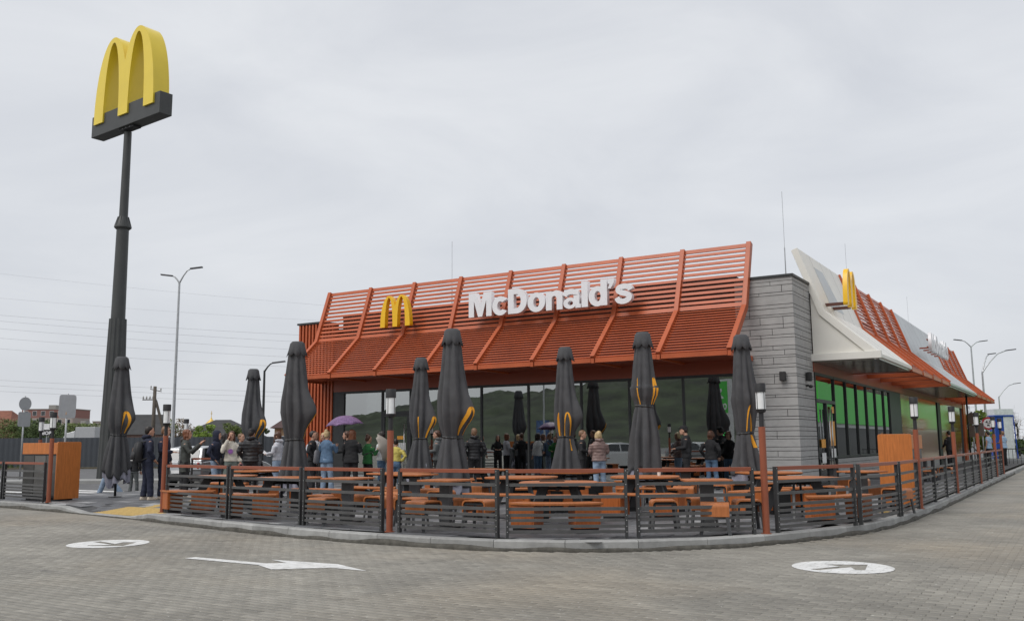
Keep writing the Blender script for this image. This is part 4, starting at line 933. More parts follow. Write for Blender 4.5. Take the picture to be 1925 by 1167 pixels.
ARM = {'down': ((.255, -.03, 1.13), (.255, .05, .86)), 'phone': ((.24, .13, 1.13), (.07, .36, 1.36)), 'hold': ((.26, .02, 1.13), (.10, .28, 1.10)), 'pocket': ((.295, -.06, 1.13), (.21, .10, .93)),
       'face': ((.22, .17, 1.16), (.075, .13, 1.50)), 'back': ((.28, -.06, 1.14), (.13, -.15, .99)), 'brolly': ((.24, .12, 1.12), (.15, .26, 1.27)), 'lowhold': ((.26, .03, 1.12), (.14, .24, .98)), 'hip': ((.33, -.05, 1.14), (.19, .02, .98))}
def person(pos, face, label, h=1.70, top=BLACK, bot=JEAN, hair=HB, hairstyle='short', arms=('down', 'down'), legs='stand', hem=.86, shoes=SHB, hood=None, cap=None, puff=0, woman=False, wide=1.0, tilt=0.0, sleeve=True, coat=None, vest=None, seed=0, z=TZ):
    """face: direction the person looks, radians in plan"""
    t = thing('person', label, 'person', (pos[0], pos[1], z), face - math.pi / 2, 'people around the restaurant'); s = h / 1.70; t.scale = (s, s, s)
    sw = (.165 if woman else .185) * wide; hp = .165 if woman else .16
    def part(name, mb, m, vox=.017, it=4, wr=0, pf=0):
        o = obj(name, bpy.data.meshes.new(name), m, t); JOBS.append((remesh(mb, vox, it, name, wr, pf, seed), o)); return o
    st = {'stand': ((-.10, .01, .06), (-.10, .0, .47), (.10, .01, .47), (.11, .0, .06)), 'walk': ((-.09, -.30, .10), (-.09, -.02, .49), (.09, .19, .50), (.09, .32, .06)), 'shift': ((-.10, -.03, .06), (-.10, .02, .47), (.11, .05, .47), (.14, .06, .06))}[legs if legs == 'walk' else ('shift' if seed % 2 else 'stand')]
    aL, kL, kR, aR = [Vector(p) for p in st]; hl, hr = Vector((-.088, 0, .88)), Vector((.088, 0, .88))
    hands = []
    for sx, nm in ((-1, arms[0]), (1, arms[1])):
        e, hd = ARM[nm]; hands.append((Vector((sx * sw * 1.0, -.01, 1.395)), Vector((sx * e[0] * (.95 + .05 * wide), e[1], e[2])), Vector((sx * hd[0], hd[1], hd[2]))))
    # ---- one continuous body: head, neck, trunk, arms, legs
    b = MB(); ty = tilt
    hc = Vector((0, .025 + ty * .06, 1.585 - abs(ty) * .02))
    b.rings([(hc.x, hc.y + dy, hc.z + dz, rx, ry) for dz, rx, ry, dy in ((-.115, .030, .030, .045), (-.095, .050, .060, .028), (-.06, .062, .080, .012), (-.02, .070, .092, .004), (.03, .074, .096, 0), (.07, .070, .090, -.004), (.10, .052, .068, -.006), (.117, .018, .025, -.006))], 16)
    b.tube([hc + Vector((0, .085, .015)), hc + Vector((0, .108, -.022)), hc + Vector((0, .092, -.035))], [.010, .015, .012], 8)       # nose
    for sx in (-1, 1): b.ellipsoid(hc + Vector((sx * .074, -.008, -.015)), .012, .020, .030, 8, 6)      # ears
    b.rings([(0, -.005, 1.40, .060, .060), (0, .005, 1.46, .052, .055), (0, .015 + ty * .03, 1.53, .050, .056)], 12)
    b.rings([(0, 0, .84, hp * .9, .09), (0, 0, .98, .125, .085), (0, 0, 1.15, .145, .095), (0, 0, 1.32, sw * .92, .095), (0, -.005, 1.40, sw * .58, .055), (0, -.005, 1.445, .05, .045)], 16)
    for S, E_, H_ in hands: b.tube([S * .90 + Vector((0, 0, .08)), S.lerp(E_, .5), E_, E_.lerp(H_, .5), H_], [.045, .042, .035, .032, .024], 10)
    for hpv, k_, a_ in ((hl, kL, aL), (hr, kR, aR)): b.tube([hpv, hpv.lerp(k_, .5), k_, k_.lerp(a_, .4), a_], [.078, .065, .048, .05, .034], 10)
    body = part('body', b, SK, .013, 2)
    # hands: palm, four fingers of unequal length, thumb on the side
    for sx, (S, E_, H_) in zip((-1, 1), hands):
        hm = MB(); d = (H_ - E_).normalized(); u = d.cross(Vector((0, 0, 1)))
        if u.length < .2: u = Vector((0, 1, 0)).cross(d) * -1
        u.normalize(); w = u.cross(d)
        hm.tube([H_ - d * .01, H_ + d * .03, H_ + d * .075], [(.020, .016), (.036, .015), (.040, .014)], 8)
        for k, ln in enumerate((.062, .072, .068, .052)):
            a0 = H_ + d * .072 + u * (.027 - .018 * k); c_ = -w * sx if False else Vector((0, 0, -1)) * .3 + w * .0; a1 = a0 + d * ln * .5; a2 = a1 + (d * .7 + c_ * .9).normalized() * ln * .5
            hm.tube([a0, a1, a2], [.0085, .008, .006], 6)
        a0 = H_ + d * .025 + u * sx * -.030; hm.tube([a0, a0 + (d * .7 - u * sx * .6) * .035, a0 + (d - u * sx * .35) * .062], [.011, .010, .007], 6)
        hm.build('hand', SK, t, smooth=True)
    # face
    f = MB()
    for sx in (-1, 1): f.ellipsoid(hc + Vector((sx * .031, .086, .018)), .012, .007, .006, 8, 6); f.tube([hc + Vector((sx * .016, .092, .036)), hc + Vector((sx * .032, .092, .041)), hc + Vector((sx * .048, .080, .036))], .0035, 5)
    f.build('eyes', EYE, t, smooth=True); MB().tube([hc + Vector((-.022, .083, -.058)), hc + Vector((0, .092, -.060)), hc + Vector((.022, .083, -.058))], .0055, 6).build('mouth', LIP, t, smooth=True)
    # ---- hair
    if not hood:
        b = MB(); b.rings([(hc.x, hc.y - .016 + dy, hc.z + dz, rx, ry) for dz, rx, ry, dy in ((-.06, .045, .05, -.045), (-.02, .074, .082, -.022), (.03, .083, .094, -.014), (.075, .080, .096, -.006), (.112, .060, .078, -.004), (.134, .022, .03, -.006))], 16)
        if hairstyle in ('long', 'bob'):
            zb = -.36 if hairstyle == 'long' else -.14
            b.rings([(hc.x, hc.y - .045, hc.z + zb, .07, .03), (hc.x, hc.y - .055, hc.z + zb + .10, .095, .042), (hc.x, hc.y - .045, hc.z - .06, .088, .062), (hc.x, hc.y - .025, hc.z + .04, .086, .085), (hc.x, hc.y - .015, hc.z + .09, .07, .08)], 16)
            for sx in (-1, 1): b.tube([hc + Vector((sx * .050, .035, .10)), hc + Vector((sx * .082, .035, .03)), hc + Vector((sx * .086, .02, -.06)), hc + Vector((sx * .085, .02, max(zb + .05, -.26)))], [.022, .022, .024, .014], 8)
        if hairstyle == 'bun': b.ellipsoid(hc + Vector((0, -.06, .12)), .05, .05, .045, 10, 8)
        if hairstyle == 'tail': b.tube([hc + Vector((0, -.09, .05)), hc + Vector((0, -.15, 0)), hc + Vector((0, -.15, -.15)), hc + Vector((0, -.13, -.28))], [.03, .035, .03, .012], 8)
        part('hair', b, hair, .013, 2, .010)
    # ---- trousers
    b = MB(); r0 = 1.0 + .12 * (bot in (JEAN, OLIVE, NAVY)); b.rings([(0, -.005, .80, hp * 1.02, .105), (0, -.01, .90, hp * 1.12, .125), (0, 0, 1.03, hp * .98, .105)], 16)
    for hpv, k_, a_ in ((hl, kL, aL), (hr, kR, aR)): b.tube([hpv + Vector((0, 0, .02)), hpv.lerp(k_, .5), k_, k_.lerp(a_, .5), a_ + Vector((0, 0, .015))], [.100, .085 * r0, .070 * r0, .068 * r0, .066 * r0], 12)
    part('trousers', b, bot, .017, 3, .010)
    for a_ in (aL, aR):
        sh = MB(); x, y = a_.x, a_.y; zz = a_.z - .06
        sh.rings([(x, y + .05, zz + .0, .045, .125), (x, y + .05, zz + .025, .047, .13), (x, y + .035, zz + .055, .042, .10), (x, y - .005, zz + .09, .038, .05)], 14); sh.build('shoe', shoes, t, smooth=True)
    # ---- upper garment
    b = MB(); g_ = 1.10 if puff else 1.0
    rg = [(0, -.005, 1.455, .062, .062), (0, -.008, 1.425, sw * .66, .080), (0, -.005, 1.385, sw * .98, .105 * g_), (0, .0, 1.28, sw * 1.04 * g_, .125 * g_), (0, .005, 1.12, (.150 if woman else .165) * wide * g_, .118 * g_), (0, 0, .98, hp * 1.10 * wide, .120 * g_)]
    zz = hem
    if hem < .95: rg.append((0, -.005, min(.93, hem + .03), hp * 1.20 * wide, .135 * g_)); rg.append((0, -.005, hem, hp * (1.22 + (.9 - hem) * .25) * wide, .138 * g_))
    b.rings(rg[::-1], 18)
    if sleeve:
        for S, E_, H_ in hands: b.tube([S * .92 + Vector((0, 0, .0)), S.lerp(E_, .35), E_, E_.lerp(H_, .55), E_.lerp(H_, .93)], [.075, .066 * g_, .057 * g_, .050 * g_, .043 * g_], 12)
    else:
        for S, E_, H_ in hands: b.tube([S * .92, S.lerp(E_, .55)], [.07, .062], 12)
    part('jacket' if puff or hem < .8 else 'top', b, top, .017, 3, .011, .010 if puff else 0)
    if vest: part('vest', MB().rings([(0, 0, z_, x_ * 1.06, y_ * 1.10) for z_, x_, y_ in ((.98, .18, .125), (1.12, .172, .125), (1.28, sw * .98, .13), (1.39, sw * .80, .10))], 18), vest, .017, 3, .006)
    if hood == 'up':
        b = MB(); b.rings([(hc.x, hc.y - .03 + dy, hc.z + dz, rx, ry) for dz, rx, ry, dy in ((-.17, .09, .085, 0), (-.10, .10, .10, 0), (0, .105, .115, 0), (.08, .10, .112, .0), (.13, .07, .085, -.01), (.155, .02, .03, -.015))], 16); part('hood', b, top, .016, 3, .008)
    elif hood == 'down' or (hood is None and puff):
        b = MB(); b.tube([(-.09, .045, 1.47), (-.10, -.04, 1.475), (0, -.115, 1.455), (.10, -.04, 1.475), (.09, .045, 1.47)], [.025, .038, .052, .038, .025], 10); part('hood', b, top, .016, 3, .006)
    if hood == 'down':
        b = MB(); b.rings([(hc.x, hc.y - .016 + dy, hc.z + dz, rx, ry) for dz, rx, ry, dy in ((-.06, .045, .05, -.045), (-.02, .074, .082, -.022), (.03, .083, .094, -.014), (.075, .080, .096, -.006), (.112, .060, .078, -.004), (.134, .022, .03, -.006))], 16)
        if hairstyle == 'long':
            b.rings([(hc.x, hc.y - .05, hc.z - .33, .07, .03), (hc.x, hc.y - .06, hc.z - .2, .095, .045), (hc.x, hc.y - .045, hc.z - .06, .088, .062), (hc.x, hc.y - .025, hc.z + .04, .086, .085)], 16)
            for sx in (-1, 1): b.tube([hc + Vector((sx * .050, .035, .10)), hc + Vector((sx * .082, .035, .03)), hc + Vector((sx * .088, .03, -.08)), hc + Vector((sx * .088, .06, -.26))], [.022, .022, .026, .016], 8)
        part('hair', b, hair, .013, 2, .010)
    if cap:
        b = MB(); b.rings([(hc.x, hc.y - .01 + dy, hc.z + dz, rx, ry) for dz, rx, ry, dy in ((.045, .088, .104, 0), (.09, .086, .100, 0), (.125, .062, .075, 0), (.142, .02, .03, 0))], 18); b.prism([(hc.x - .07, hc.y + .07), (hc.x + .07, hc.y + .07), (hc.x + .055, hc.y + .15), (hc.x, hc.y + .165), (hc.x - .055, hc.y + .15)], 'z', hc.z + .048, hc.z + .056)
        b.build('cap', cap, t, smooth=False)
    return t
def world_pt(t, p): return Matrix.LocRotScale(t.location, t.rotation_euler, t.scale) @ Vector(p)
COL.children.link(TMP)
RT, LT, AW, TO = math.radians(31.5), math.radians(211.5), math.radians(121.5), math.radians(-58.5)   # facing right, left, away from and towards the road
P1 = person((-13.30, -10.75), AW - .9, 'person in navy hoodie and trousers with a black backpack at the entrance gap', 1.80, NAVY, NAVY, HD, 'short', ('down', 'pocket'), shoes=SHW, hood='down', seed=1)
person((-13.25, -10.30), RT - .1, 'sandy haired person in navy right beside the person with the backpack', 1.80, NAVY, NAVY, HS, 'short', ('down', 'hold'), shoes=SHW, seed=2)
P3 = person((-12.75, -10.05), RT + .15, 'person in long grey green jumper photographing with a phone beside the lamp post', 1.72, GREYG, BLACK, HR, 'bob', ('phone', 'phone'), hem=.66, woman=True, shoes=SHW, seed=3)
person((-17.95, -8.45), LT + .35, 'person walking over the crossing, hidden behind the leftmost parasol but for pale jeans', 1.68, GREY, JEAN, HB, 'short', ('down', 'down'), legs='walk', woman=True, seed=4, z=-.02)
person((-18.15, -7.55), AW - .2, 'fair haired child in black jacket and grey trousers behind the leftmost parasol', 1.42, BLACK, GREY, HS, 'bob', ('down', 'down'), shoes=SHW, seed=5, z=-.02)
person((-16.42, -7.16), RT + .5, 'dark haired person in grey mostly hidden by the rear lamp post', 1.55, GREY, BLACK, HD, 'short', seed=6)
person((-13.30, -8.60), RT - .2, 'person in navy hoodie with the hood up and light jeans', 1.70, NAVY, JEAN, HD, 'short', ('pocket', 'pocket'), hood='up', hem=.92, shoes=SHW, seed=7, wide=1.02)
P7b = person((-14.47, -7.30), RT + .4, 'dark haired person in black behind the one with the raised navy hood', 1.66, BLACK, BLACK, HD, 'long', ('hold', 'hold'), woman=True, seed=8)
P8 = person((-12.93, -8.42), TO + .25, 'person in cream sweater with a purple print, hand to the face', 1.69, CREAMC, OLIVE, HB, 'long', ('down', 'face'), hem=.90, woman=True, shoes=SHW, seed=9)
person((-14.73, -6.46), RT - .4, 'person with cropped brown hair behind the cream sweater', 1.66, GREY, OLIVE, HS, 'short', seed=10)
P9 = person((-11.82, -8.75), AW - .12, 'person seen from behind in black quilted jacket and black cap', 1.74, PUFFB, BLACK, HD, 'short', ('pocket', 'hold'), hood=None, cap=BLACK, puff=1, wide=1.12, hem=.88, shoes=SHW, seed=11)
P10 = person((-12.11, -7.52), LT - .25, 'smiling person in pale hoodie and jeans holding a sheet of paper', 1.67, LGREY, JEAN, HB, 'long', ('hold', 'hold'), hood='down', hem=.92, woman=True, seed=12)
person((-11.95, -6.35), RT, 'person in black jacket half hidden behind the parasol left of the purple umbrella', 1.70, BLACK, BLACK, HD, 'short', ('hold', 'pocket'), seed=13)
person((-12.81, -5.32), TO + .1, 'smiling person with long auburn hair and pale grey top', 1.70, LGREY, BLACK, HR, 'long', ('hold', 'hold'), woman=True, seed=14)
P13 = person((-11.42, -6.34), AW - .45, 'person in blue denim jacket with blond hair under the purple umbrella', 1.70, DENIM, JEAN, HBL, 'bun', ('lowhold', 'brolly'), hem=.82, woman=True, wide=1.1, seed=15)
person((-12.35, -5.45), TO - .3, 'fair haired person facing the road behind the denim jacket', 1.66, GREY, BLACK, HBL, 'bob', woman=True, seed=16)
person((-10.76, -6.06), AW - .2, 'person seen from behind in black with long auburn hair under the purple umbrella', 1.72, BLACK, BLACK, HR, 'long', ('hold', 'hold'), woman=True, hem=.80, wide=1.12, seed=17)
person((-11.90, -4.97), LT - .1, 'dark haired person with pale headphones behind the one in black', 1.70, BLACK, BLACK, HB, 'short', ('hold', 'hold'), seed=18)
person((-10.69, -5.45), RT + .75, 'person in green hooded jacket holding the beige umbrella', 1.57, GREEN, BLACK, HB, 'bun', ('hold', 'brolly'), hood=None, hem=.84, woman=True, wide=1.08, seed=19)
person((-10.93, -4.54), LT - .35, 'person with long dark hair and white top beside the beige umbrella', 1.68, WHITE, DENIM, HD, 'long', ('hold', 'down'), woman=True, seed=20)
person((-9.78, -5.33), AW - .1, 'person seen from behind in short yellow jacket and jeans behind the lamp post', 1.46, YELL, DENIM, HD, 'short', ('hip', 'hip'), hem=.95, woman=True, wide=1.12, seed=21)
person((-9.21, -4.15), LT - .1, 'dark haired person in grey hoodie between two parasols', 1.69, GREY, BLACK, HB, 'short', ('hold', 'hold'), hood='down', seed=22)
person((-8.20, -3.76), AW + .25, 'person in black quilted jacket right of the tallest looking parasol', 1.74, PUFFB, BLACK, HS, 'short', ('pocket', 'pocket'), puff=1, hem=.84, seed=23)
person((-5.51, -2.29), RT - .2, 'short haired person in black behind the parasol near the pinkish padded jacket', 1.66, BLACK, BLACK, HS, 'short', ('hold', 'hold'), seed=24)
P23 = person((-4.69, -2.88), AW + .15, 'person seen from behind in pinkish padded jacket and pale jeans with blond hair', 1.62, PINKB, JEAN, HBL, 'bob', ('lowhold', 'lowhold'), puff=1, hem=.86, woman=True, wide=1.14, seed=25)
P24 = person((-2.73, -1.45), LT - .25, 'officer in black uniform and cap looking down at something in the hands', 1.76, BLACK, BLACK, HD, 'short', ('hold', 'hold'), cap=BLACK, vest=PUFFB, tilt=.6, wide=1.05, seed=26)
person((-2.28, -.75), AW - .6, 'person with brown hair in dark jacket and jeans behind the officer by the window', 1.62, BLACK, DENIM, HB, 'bob', ('pocket', 'pocket'), woman=True, seed=27)
person((1.11, 22.8), AW + .5, 'person in black at the far side wall', 1.74, BLACK, BLACK, HD, 'short', ('lowhold', 'hip'), wide=1.15, hem=.8, seed=28)
person((2.43, 27.2), LT - .9, 'man in light blue shirt, left one of the pair at the far right', 1.74, SKYB, BLACK, HD, 'short', ('down', 'down'), sleeve=False, wide=1.2, seed=29)
person((2.95, 29.4), LT - 1.1, 'man in light blue shirt, right one of the pair at the far right', 1.76, SKYB, BLACK, HS, 'short', ('hold', 'hold'), sleeve=False, wide=1.15, legs='shift', seed=30)
finish(JOBS); COL.children.unlink(TMP); bpy.data.collections.remove(TMP)
# ---- things people carry
bagk = mat('bag_black', (.014, .014, .016), rough=.6, var=.2)
def held(name, label, cat, person_, p, rz=0.0):
    w = world_pt(person_, p); t = thing(name, label, cat, w, person_.rotation_euler.z + rz); return t
t = held('backpack', 'black backpack with a grey strip worn by the person at the entrance gap', 'backpack', P1, (0, -.20, 1.10))
b = MB(); b.rings([(0, -.03, -.25, .13, .07), (0, -.04, -.20, .16, .10), (0, -.04, .05, .16, .10), (0, -.02, .22, .13, .08), (0, 0, .27, .06, .04)], 16, 3.2); b.build('bag', bagk, t, smooth=True)
MB().rings([(0, -.13, -.18, .10, .03), (0, -.14, -.1, .12, .04), (0, -.135, .02, .11, .03)], 14, 3).build('front_pocket', bagk, t, smooth=True); MB().box(-.09, .09, -.175, -.168, -.20, -.185).build('reflective_strip', mat('white_sticker', ()), t)
b = MB()
for sx in (-.1, .1): b.tube([(sx, .03, .24), (sx, .19, .30), (sx * 1.3, .29, .12), (sx * 1.5, .20, -.12), (sx * 1.4, .0, -.2)], .018, 6)
b.build('strap', bagk, t, smooth=True)
ph = mat('phone_black', (.01, .01, .012), rough=.2)
t = held('phone', 'dark phone held up by the person in the grey green jumper', 'phone', P3, (0, .44, 1.42)); MB().box(-.04, .04, -.005, .005, -.08, .08).build('case', ph, t, bevel=.003); MB().tube([(-.02, .006, .05), (-.02, .009, .05)], .01, 8).build('lens', lamp_k, t)
t = held('phone', 'pink phone in the lowered hand of the person in the cream sweater', 'phone', P8, (-.27, .08, .76)); MB().box(-.04, .04, -.006, .006, -.08, .08).build('case', mat('phone_pink', (.62, .22, .30), rough=.4), t, bevel=.003); MB().box(-.035, .035, .0065, .0075, -.072, .072).build('screen', ph, t)
t = held('shoulder_bag', 'black shoulder bag with strap on the person in the cream sweater', 'bag', P8, (.24, -.02, .86))
MB().rings([(0, 0, -.14, .05, .12), (0, 0, -.10, .065, .15), (0, 0, .10, .05, .14), (0, 0, .14, .02, .12)], 14, 3).build('bag', bagk, t, smooth=True); MB().tube([(0, .06, .12), (-.02, .13, .40), (-.12, .06, .62), (-.30, -.02, .62), (-.12, -.13, .45), (0, -.06, .12)][:3], .012, 6).build('strap', bagk, t, smooth=True)
t = held('tote_bag', 'grey tote bag on the shoulder of the person in the denim jacket', 'bag', P13, (-.27, -.03, 1.0))
MB().rings([(0, 0, -.20, .05, .15), (0, 0, -.15, .075, .18), (0, 0, .12, .05, .16), (0, 0, .18, .015, .12)], 14, 3).build('bag', mat('tote_grey', (.16, .16, .17), rough=.7), t, smooth=True); MB().tube([(0, .09, .16), (.03, .06, .36), (.06, 0, .42), (.03, -.06, .36), (0, -.09, .16)], .012, 6).build('strap', mat('tote_grey', ()), t, smooth=True)
# purple flower print on the sweater: flat motif standing just proud of the cloth
pr = [(.0, 0)]; fl = []
for k in range(24): r = .085 if k % 2 == 0 else .05; fl.append((r * math.cos(2 * math.pi * k / 24), r * math.sin(2 * math.pi * k / 24)))
me = xform(fill2d([fl], .002, 'printed_flower'), Matrix.Translation((.01, .142, 1.17)) @ Matrix.Rotation(math.pi / 2, 4, 'X')); obj('printed_flower', me, mat('print_purple', (.33, .13, .42), rough=.8), P8)
t = held('sheet_of_paper', 'white sheet of paper held by the smiling person in the pale hoodie', 'paper', P10, (0, .37, 1.12)); MB().box(-.11, .11, -.14, .14, -.002, .002).build('sheet', mat('paper_white', (.8, .8, .8), rough=.8), t); t.rotation_euler.x = .6
def open_umbrella(loc, tilt, label, m, r=.52, trim=None, group='open hand umbrellas'):
    t = thing('umbrella', label, 'umbrella', loc, 0, group); t.rotation_euler = tilt; n = 64; vs = []
    for i in range(9):
        u = i / 8
        for j in range(n):
            a = 2 * math.pi * j / n; sc = 1 - .10 * u * abs(math.sin(4 * a)) ; dz = .27 * (1 - u ** 2.0) - .03 * u * abs(math.sin(4 * a)) * -1
            vs.append((max(.004, r * u) * sc * math.cos(a), max(.004, r * u) * sc * math.sin(a), dz - .27))
    c = MB().add(vs, [(i * n + j, i * n + (j + 1) % n, (i + 1) * n + (j + 1) % n, (i + 1) * n + j) for i in range(8) for j in range(n)]).build('canopy', m, t, smooth=True); s = c.modifiers.new('t', 'SOLIDIFY'); s.thickness = .003
    MB().tube([(0, 0, .03), (0, 0, -.78)], .007, 8).build('shaft', fence_c, t); MB().tube([(0, 0, -.66), (0, 0, -.80)], .016, 10).build('handle', leg_k, t)
    b = MB()
    for k in range(8):
        a = math.pi / 4 * k; b.tube([(r * u * math.cos(a), r * u * math.sin(a), .27 * (1 - u * u) - .28) for u in (.02, .3, .6, .85, .99)], .003, 4)
    b.build('ribs', fence_c, t); MB().tube([(0, 0, .0), (0, 0, .05)], [.01, .004], 8).build('tip', fence_c, t)
    if trim:
        b = MB()
        for k in range(48):
            a = 2 * math.pi * k / 48; q = .97 * r * (1 - .10 * abs(math.sin(4 * a))); b.add([(q * math.cos(a + d) * f, q * math.sin(a + d) * f, -.262 + (1 - f) * .4) for d, f in ((-.03, .99), (.03, .99), (.03, .94), (-.03, .94))], [(0, 1, 2, 3)])
        b.build('trim', trim, t)
    return t
purp = mat('umbrella_purple', (.16, .085, .20), rough=.45, var=.5, scale=26); beige = mat('umbrella_beige', (.30, .27, .235), rough=.7, var=.06)
open_umbrella((-11.15, -5.95, 2.26), (.05, -.06, .3), 'open purple patterned umbrella with white dotted rim above the group', purp, .56, mat('trim_white', (.7, .7, .75), rough=.7))
open_umbrella((-9.98, -5.32, 1.40), tuple(Vector((.85, .44, .30)).to_track_quat('Z', 'Y').to_euler()), 'open beige umbrella tilted down beside the green jacket', beige, .44)
# takeaway things on the door: orange notice and striped sticker
t = tag(MB().box(-13.95, -13.68, -.05, -.046, 1.62, 1.74).build('door_notice', stick), 'small orange notice on the glass of the front door', 'notice')
t = thing('striped_sticker', 'white striped safety sticker across the front door glass', 'sticker', (0, 0, 0))
for k in range(9): MB().box(-14.35 + .085 * k, -14.30 + .085 * k, .004, .008, 1.25, 1.5).build('stripe', mat('white_sticker', ()), t)
# ================================================================ SURROUNDINGS
galv = mat('galvanised', ()); grass_m = mat('grass_green', (.06, .09, .03), rough=.9, var=.4, scale=6)
# pavement strip and verge beyond the left road
ax = Vector((.853, .522, 0)); ay = Vector((-.522, .853, 0))          # across and away as seen from the road
def strip(name, c, half_l, half_w, z0, z1, m):
    c = Vector(c); vs = [c + ax * sx * half_l + ay * sy * half_w for sx, sy in ((-1, -1), (1, -1), (1, 1), (-1, 1))]
    return struct(MB().add([(v.x, v.y, z0) for v in vs] + [(v.x, v.y, z1) for v in vs], [(0, 3, 2, 1), (4, 5, 6, 7), (0, 1, 5, 4), (1, 2, 6, 5), (2, 3, 7, 6), (3, 0, 4, 7)]).build(name, m))
strip('pavement', (-32.5, -4.2, 0), 14, 1.1, -.03, .10, mat('pavement_concrete', (.30, .30, .29), rough=.85, var=.12, scale=1.5))
strip('verge', (-55.2, 13.6, 0), 40, 1.6, -.03, .06, mat('verge_soil', (.10, .085, .055), rough=.95, var=.4, scale=2))
rng = np.random.default_rng(3); gb = MB()
for k in range(2600):
    u, w = rng.uniform(-30, 24), rng.uniform(-.9, 1.4)
    if noise.noise(Vector((u * .25, 0, 1))) < -.05: continue
    p = Vector((-55.2, 13.6, .05)) + ax * u + ay * w; h = rng.uniform(.1, .38); a = rng.uniform(0, 6.28); d_ = Vector((math.cos(a), math.sin(a), 0)) * .05
    gb.add([p - d_, p + d_, p + Vector((rng.normal(0, .06), rng.normal(0, .06), h))], [(0, 1, 2)])
tag(gb.build('grass', grass_m), 'tufts of grass along the foot of the dark metal fence', 'grass', kind='stuff')
# corrugated metal fence
cf = mat('fence_anthracite', (.045, .052, .062), rough=.5, var=.1, scale=1)
t = thing('metal_fence', 'long anthracite corrugated metal fence across the left background', 'fence', (-59.15, 11.79, 0), math.atan2(7.38, 17.42))
def corr(L, h):
    n = int(L / .1); vs = []
    for k in range(n + 1): o_ = .016 if (k // 2) % 2 else -.016; vs += [(k * L / n, o_, .05), (k * L / n, o_, h)]
    return MB().add(vs, [(2 * k, 2 * k + 2, 2 * k + 3, 2 * k + 1) for k in range(n)])
cm = corr(2.0, 2.12).mesh('sheet'); cm.materials.append(cf)
for k in range(-10, 22): obj('sheet', cm, None, t, loc=(k * 2.005, 0, -.006 * k))
pm_ = MB().box(-.03, .03, .02, .08, 0, 2.05).mesh('post'); pm_.materials.append(charc)
for k in range(-10, 23, 1): obj('post', pm_, None, t, loc=(k * 2.005, 0, -.006 * k))
# ---- street lamps
def street_lamp(loc, arms, H, label, rz=0, m=galv, rise=.55):
    t = thing('street_lamp', label, 'street lamp', loc, rz, 'street lamps around the site'); o = MB().tube([(0, 0, 0), (0, 0, H * .5), (0, 0, H)], [.10, .075, .055], 12).build('pole', m, t); auto_smooth(o.data)
    for ang, L, up in arms:
        c, s = math.cos(ang), math.sin(ang); pts = [(c * L * u, s * L * u, H - .05 + up * math.sin(u * math.pi / 2)) for u in (0, .05, .15, .35, .65, 1)]
        arm = MB().tube(pts, [.05, .05, .045, .04, .035, .03], 8).build('arm', m, t, smooth=True)
        e = Vector(pts[-1]); dr = Vector((c, s, .12)).normalized(); b = MB().beam(e - dr * .05, e + dr * .62, .20, .07); b.build('lamp_head', mat('lamp_head_grey', (.10, .10, .11), rough=.5), t, bevel=.015)
    return t
street_lamp((-35.0, 7.2, 0), [(RT, .62, .80), (RT + math.pi, .42, .40)], 10.35, 'tall double-armed street lamp right of the pylon sign')
street_lamp((-29.4, 8.3, 0), [(RT, .45, .45)], 5.3, 'slim dark street lamp showing behind the parasols on the left', m=charc)
street_lamp((-.7, 57.6, 0), [(RT, .75, .45), (RT + math.pi, .75, .55)], 9.0, 'double-armed street lamp behind the far end of the restaurant')
street_lamp((1.1, 43.45, 0), [(RT, 1.75, 1.5), (RT + .5, .9, 1.3)], 5.95, 'street lamp with a long curved arm at the far right')
street_lamp((-.2, 75.5, 0), [(RT, 1.6, 1.3)], 5.6, 'farther street lamp with a curved arm at the right edge')
street_lamp((-32.9, -43.7, 0), [(.2, 1.2, .7)], 9.5, 'street lamp reflected in the middle of the front windows')
# ---- traffic signs
back = mat('sign_back', (.44, .45, .46), rough=.45, metal=.3, var=.06)
def sign_post(loc, H, label): 
    t = thing('traffic_sign', label, 'traffic sign', loc, 0, 'traffic signs'); MB().tube([(0, 0, 0), (0, 0, H)], .035, 10).build('post', galv, t, smooth=True); return t
def plate(t, w, h, z, rz, m, rnd=False, nm='plate'):
    pts = [(w / 2 * math.cos(2 * math.pi * k / 32), h / 2 * math.sin(2 * math.pi * k / 32)) for k in range(32)] if rnd else superell(1, 36, 9)
    if not rnd: pts = [(x * w / 2, y * h / 2) for x, y in pts]
    o = MB().prism(pts, 'y', -.008, .008).build(nm, m, t, loc=(0, 0, z)); o.rotation_euler = (0, 0, rz); o.location = (0, .0, z); o.location += Vector((-math.sin(rz), math.cos(rz), 0)) * -.045
    for dz in (-h * .22, h * .22):
        br = MB().box(-w * .42, w * .42, .009, .03, z + dz - .02, z + dz + .02).build('bracket', galv, t); br.rotation_euler = (0, 0, rz); br.location = o.location * 1; br.location.z = 0
    return o
t = sign_post((-34.14, -1.6, 0), 3.75, 'back of a round and a rectangular traffic sign at the far left'); plate(t, .60, .60, 3.40, 1.62, back, True); plate(t, .6, .66, 2.70, 1.62, back)
t = sign_post((-26.9, -4.2, 0), 3.5, 'back of a large rectangular traffic sign left of the pylon sign'); plate(t, .62, .9, 3.0, 1.25, back)
b = MB().box(-.06, .06, -.012, -.009, -.32, -.22).build('sticker', stick, t, loc=(0, -.05, 3.0))
t = sign_post((1.75, 27.4, 0), 2.9, 'back of a round and rectangular traffic sign before the far green tree'); plate(t, .62, .62, 2.55, -.9, back, True); plate(t, .5, .6, 1.9, -.9, back)
t = sign_post((1.96, 29.9, 0), 2.5, 'back of a small rectangular traffic sign next to the height limit sign'); plate(t, .5, .7, 2.0, -.9, back)
t = sign_post((1.83, 35.7, 0), 2.85, 'round red-ringed height limit sign at the far right'); wp = mat('sign_white', (.78, .78, .78), rough=.4)
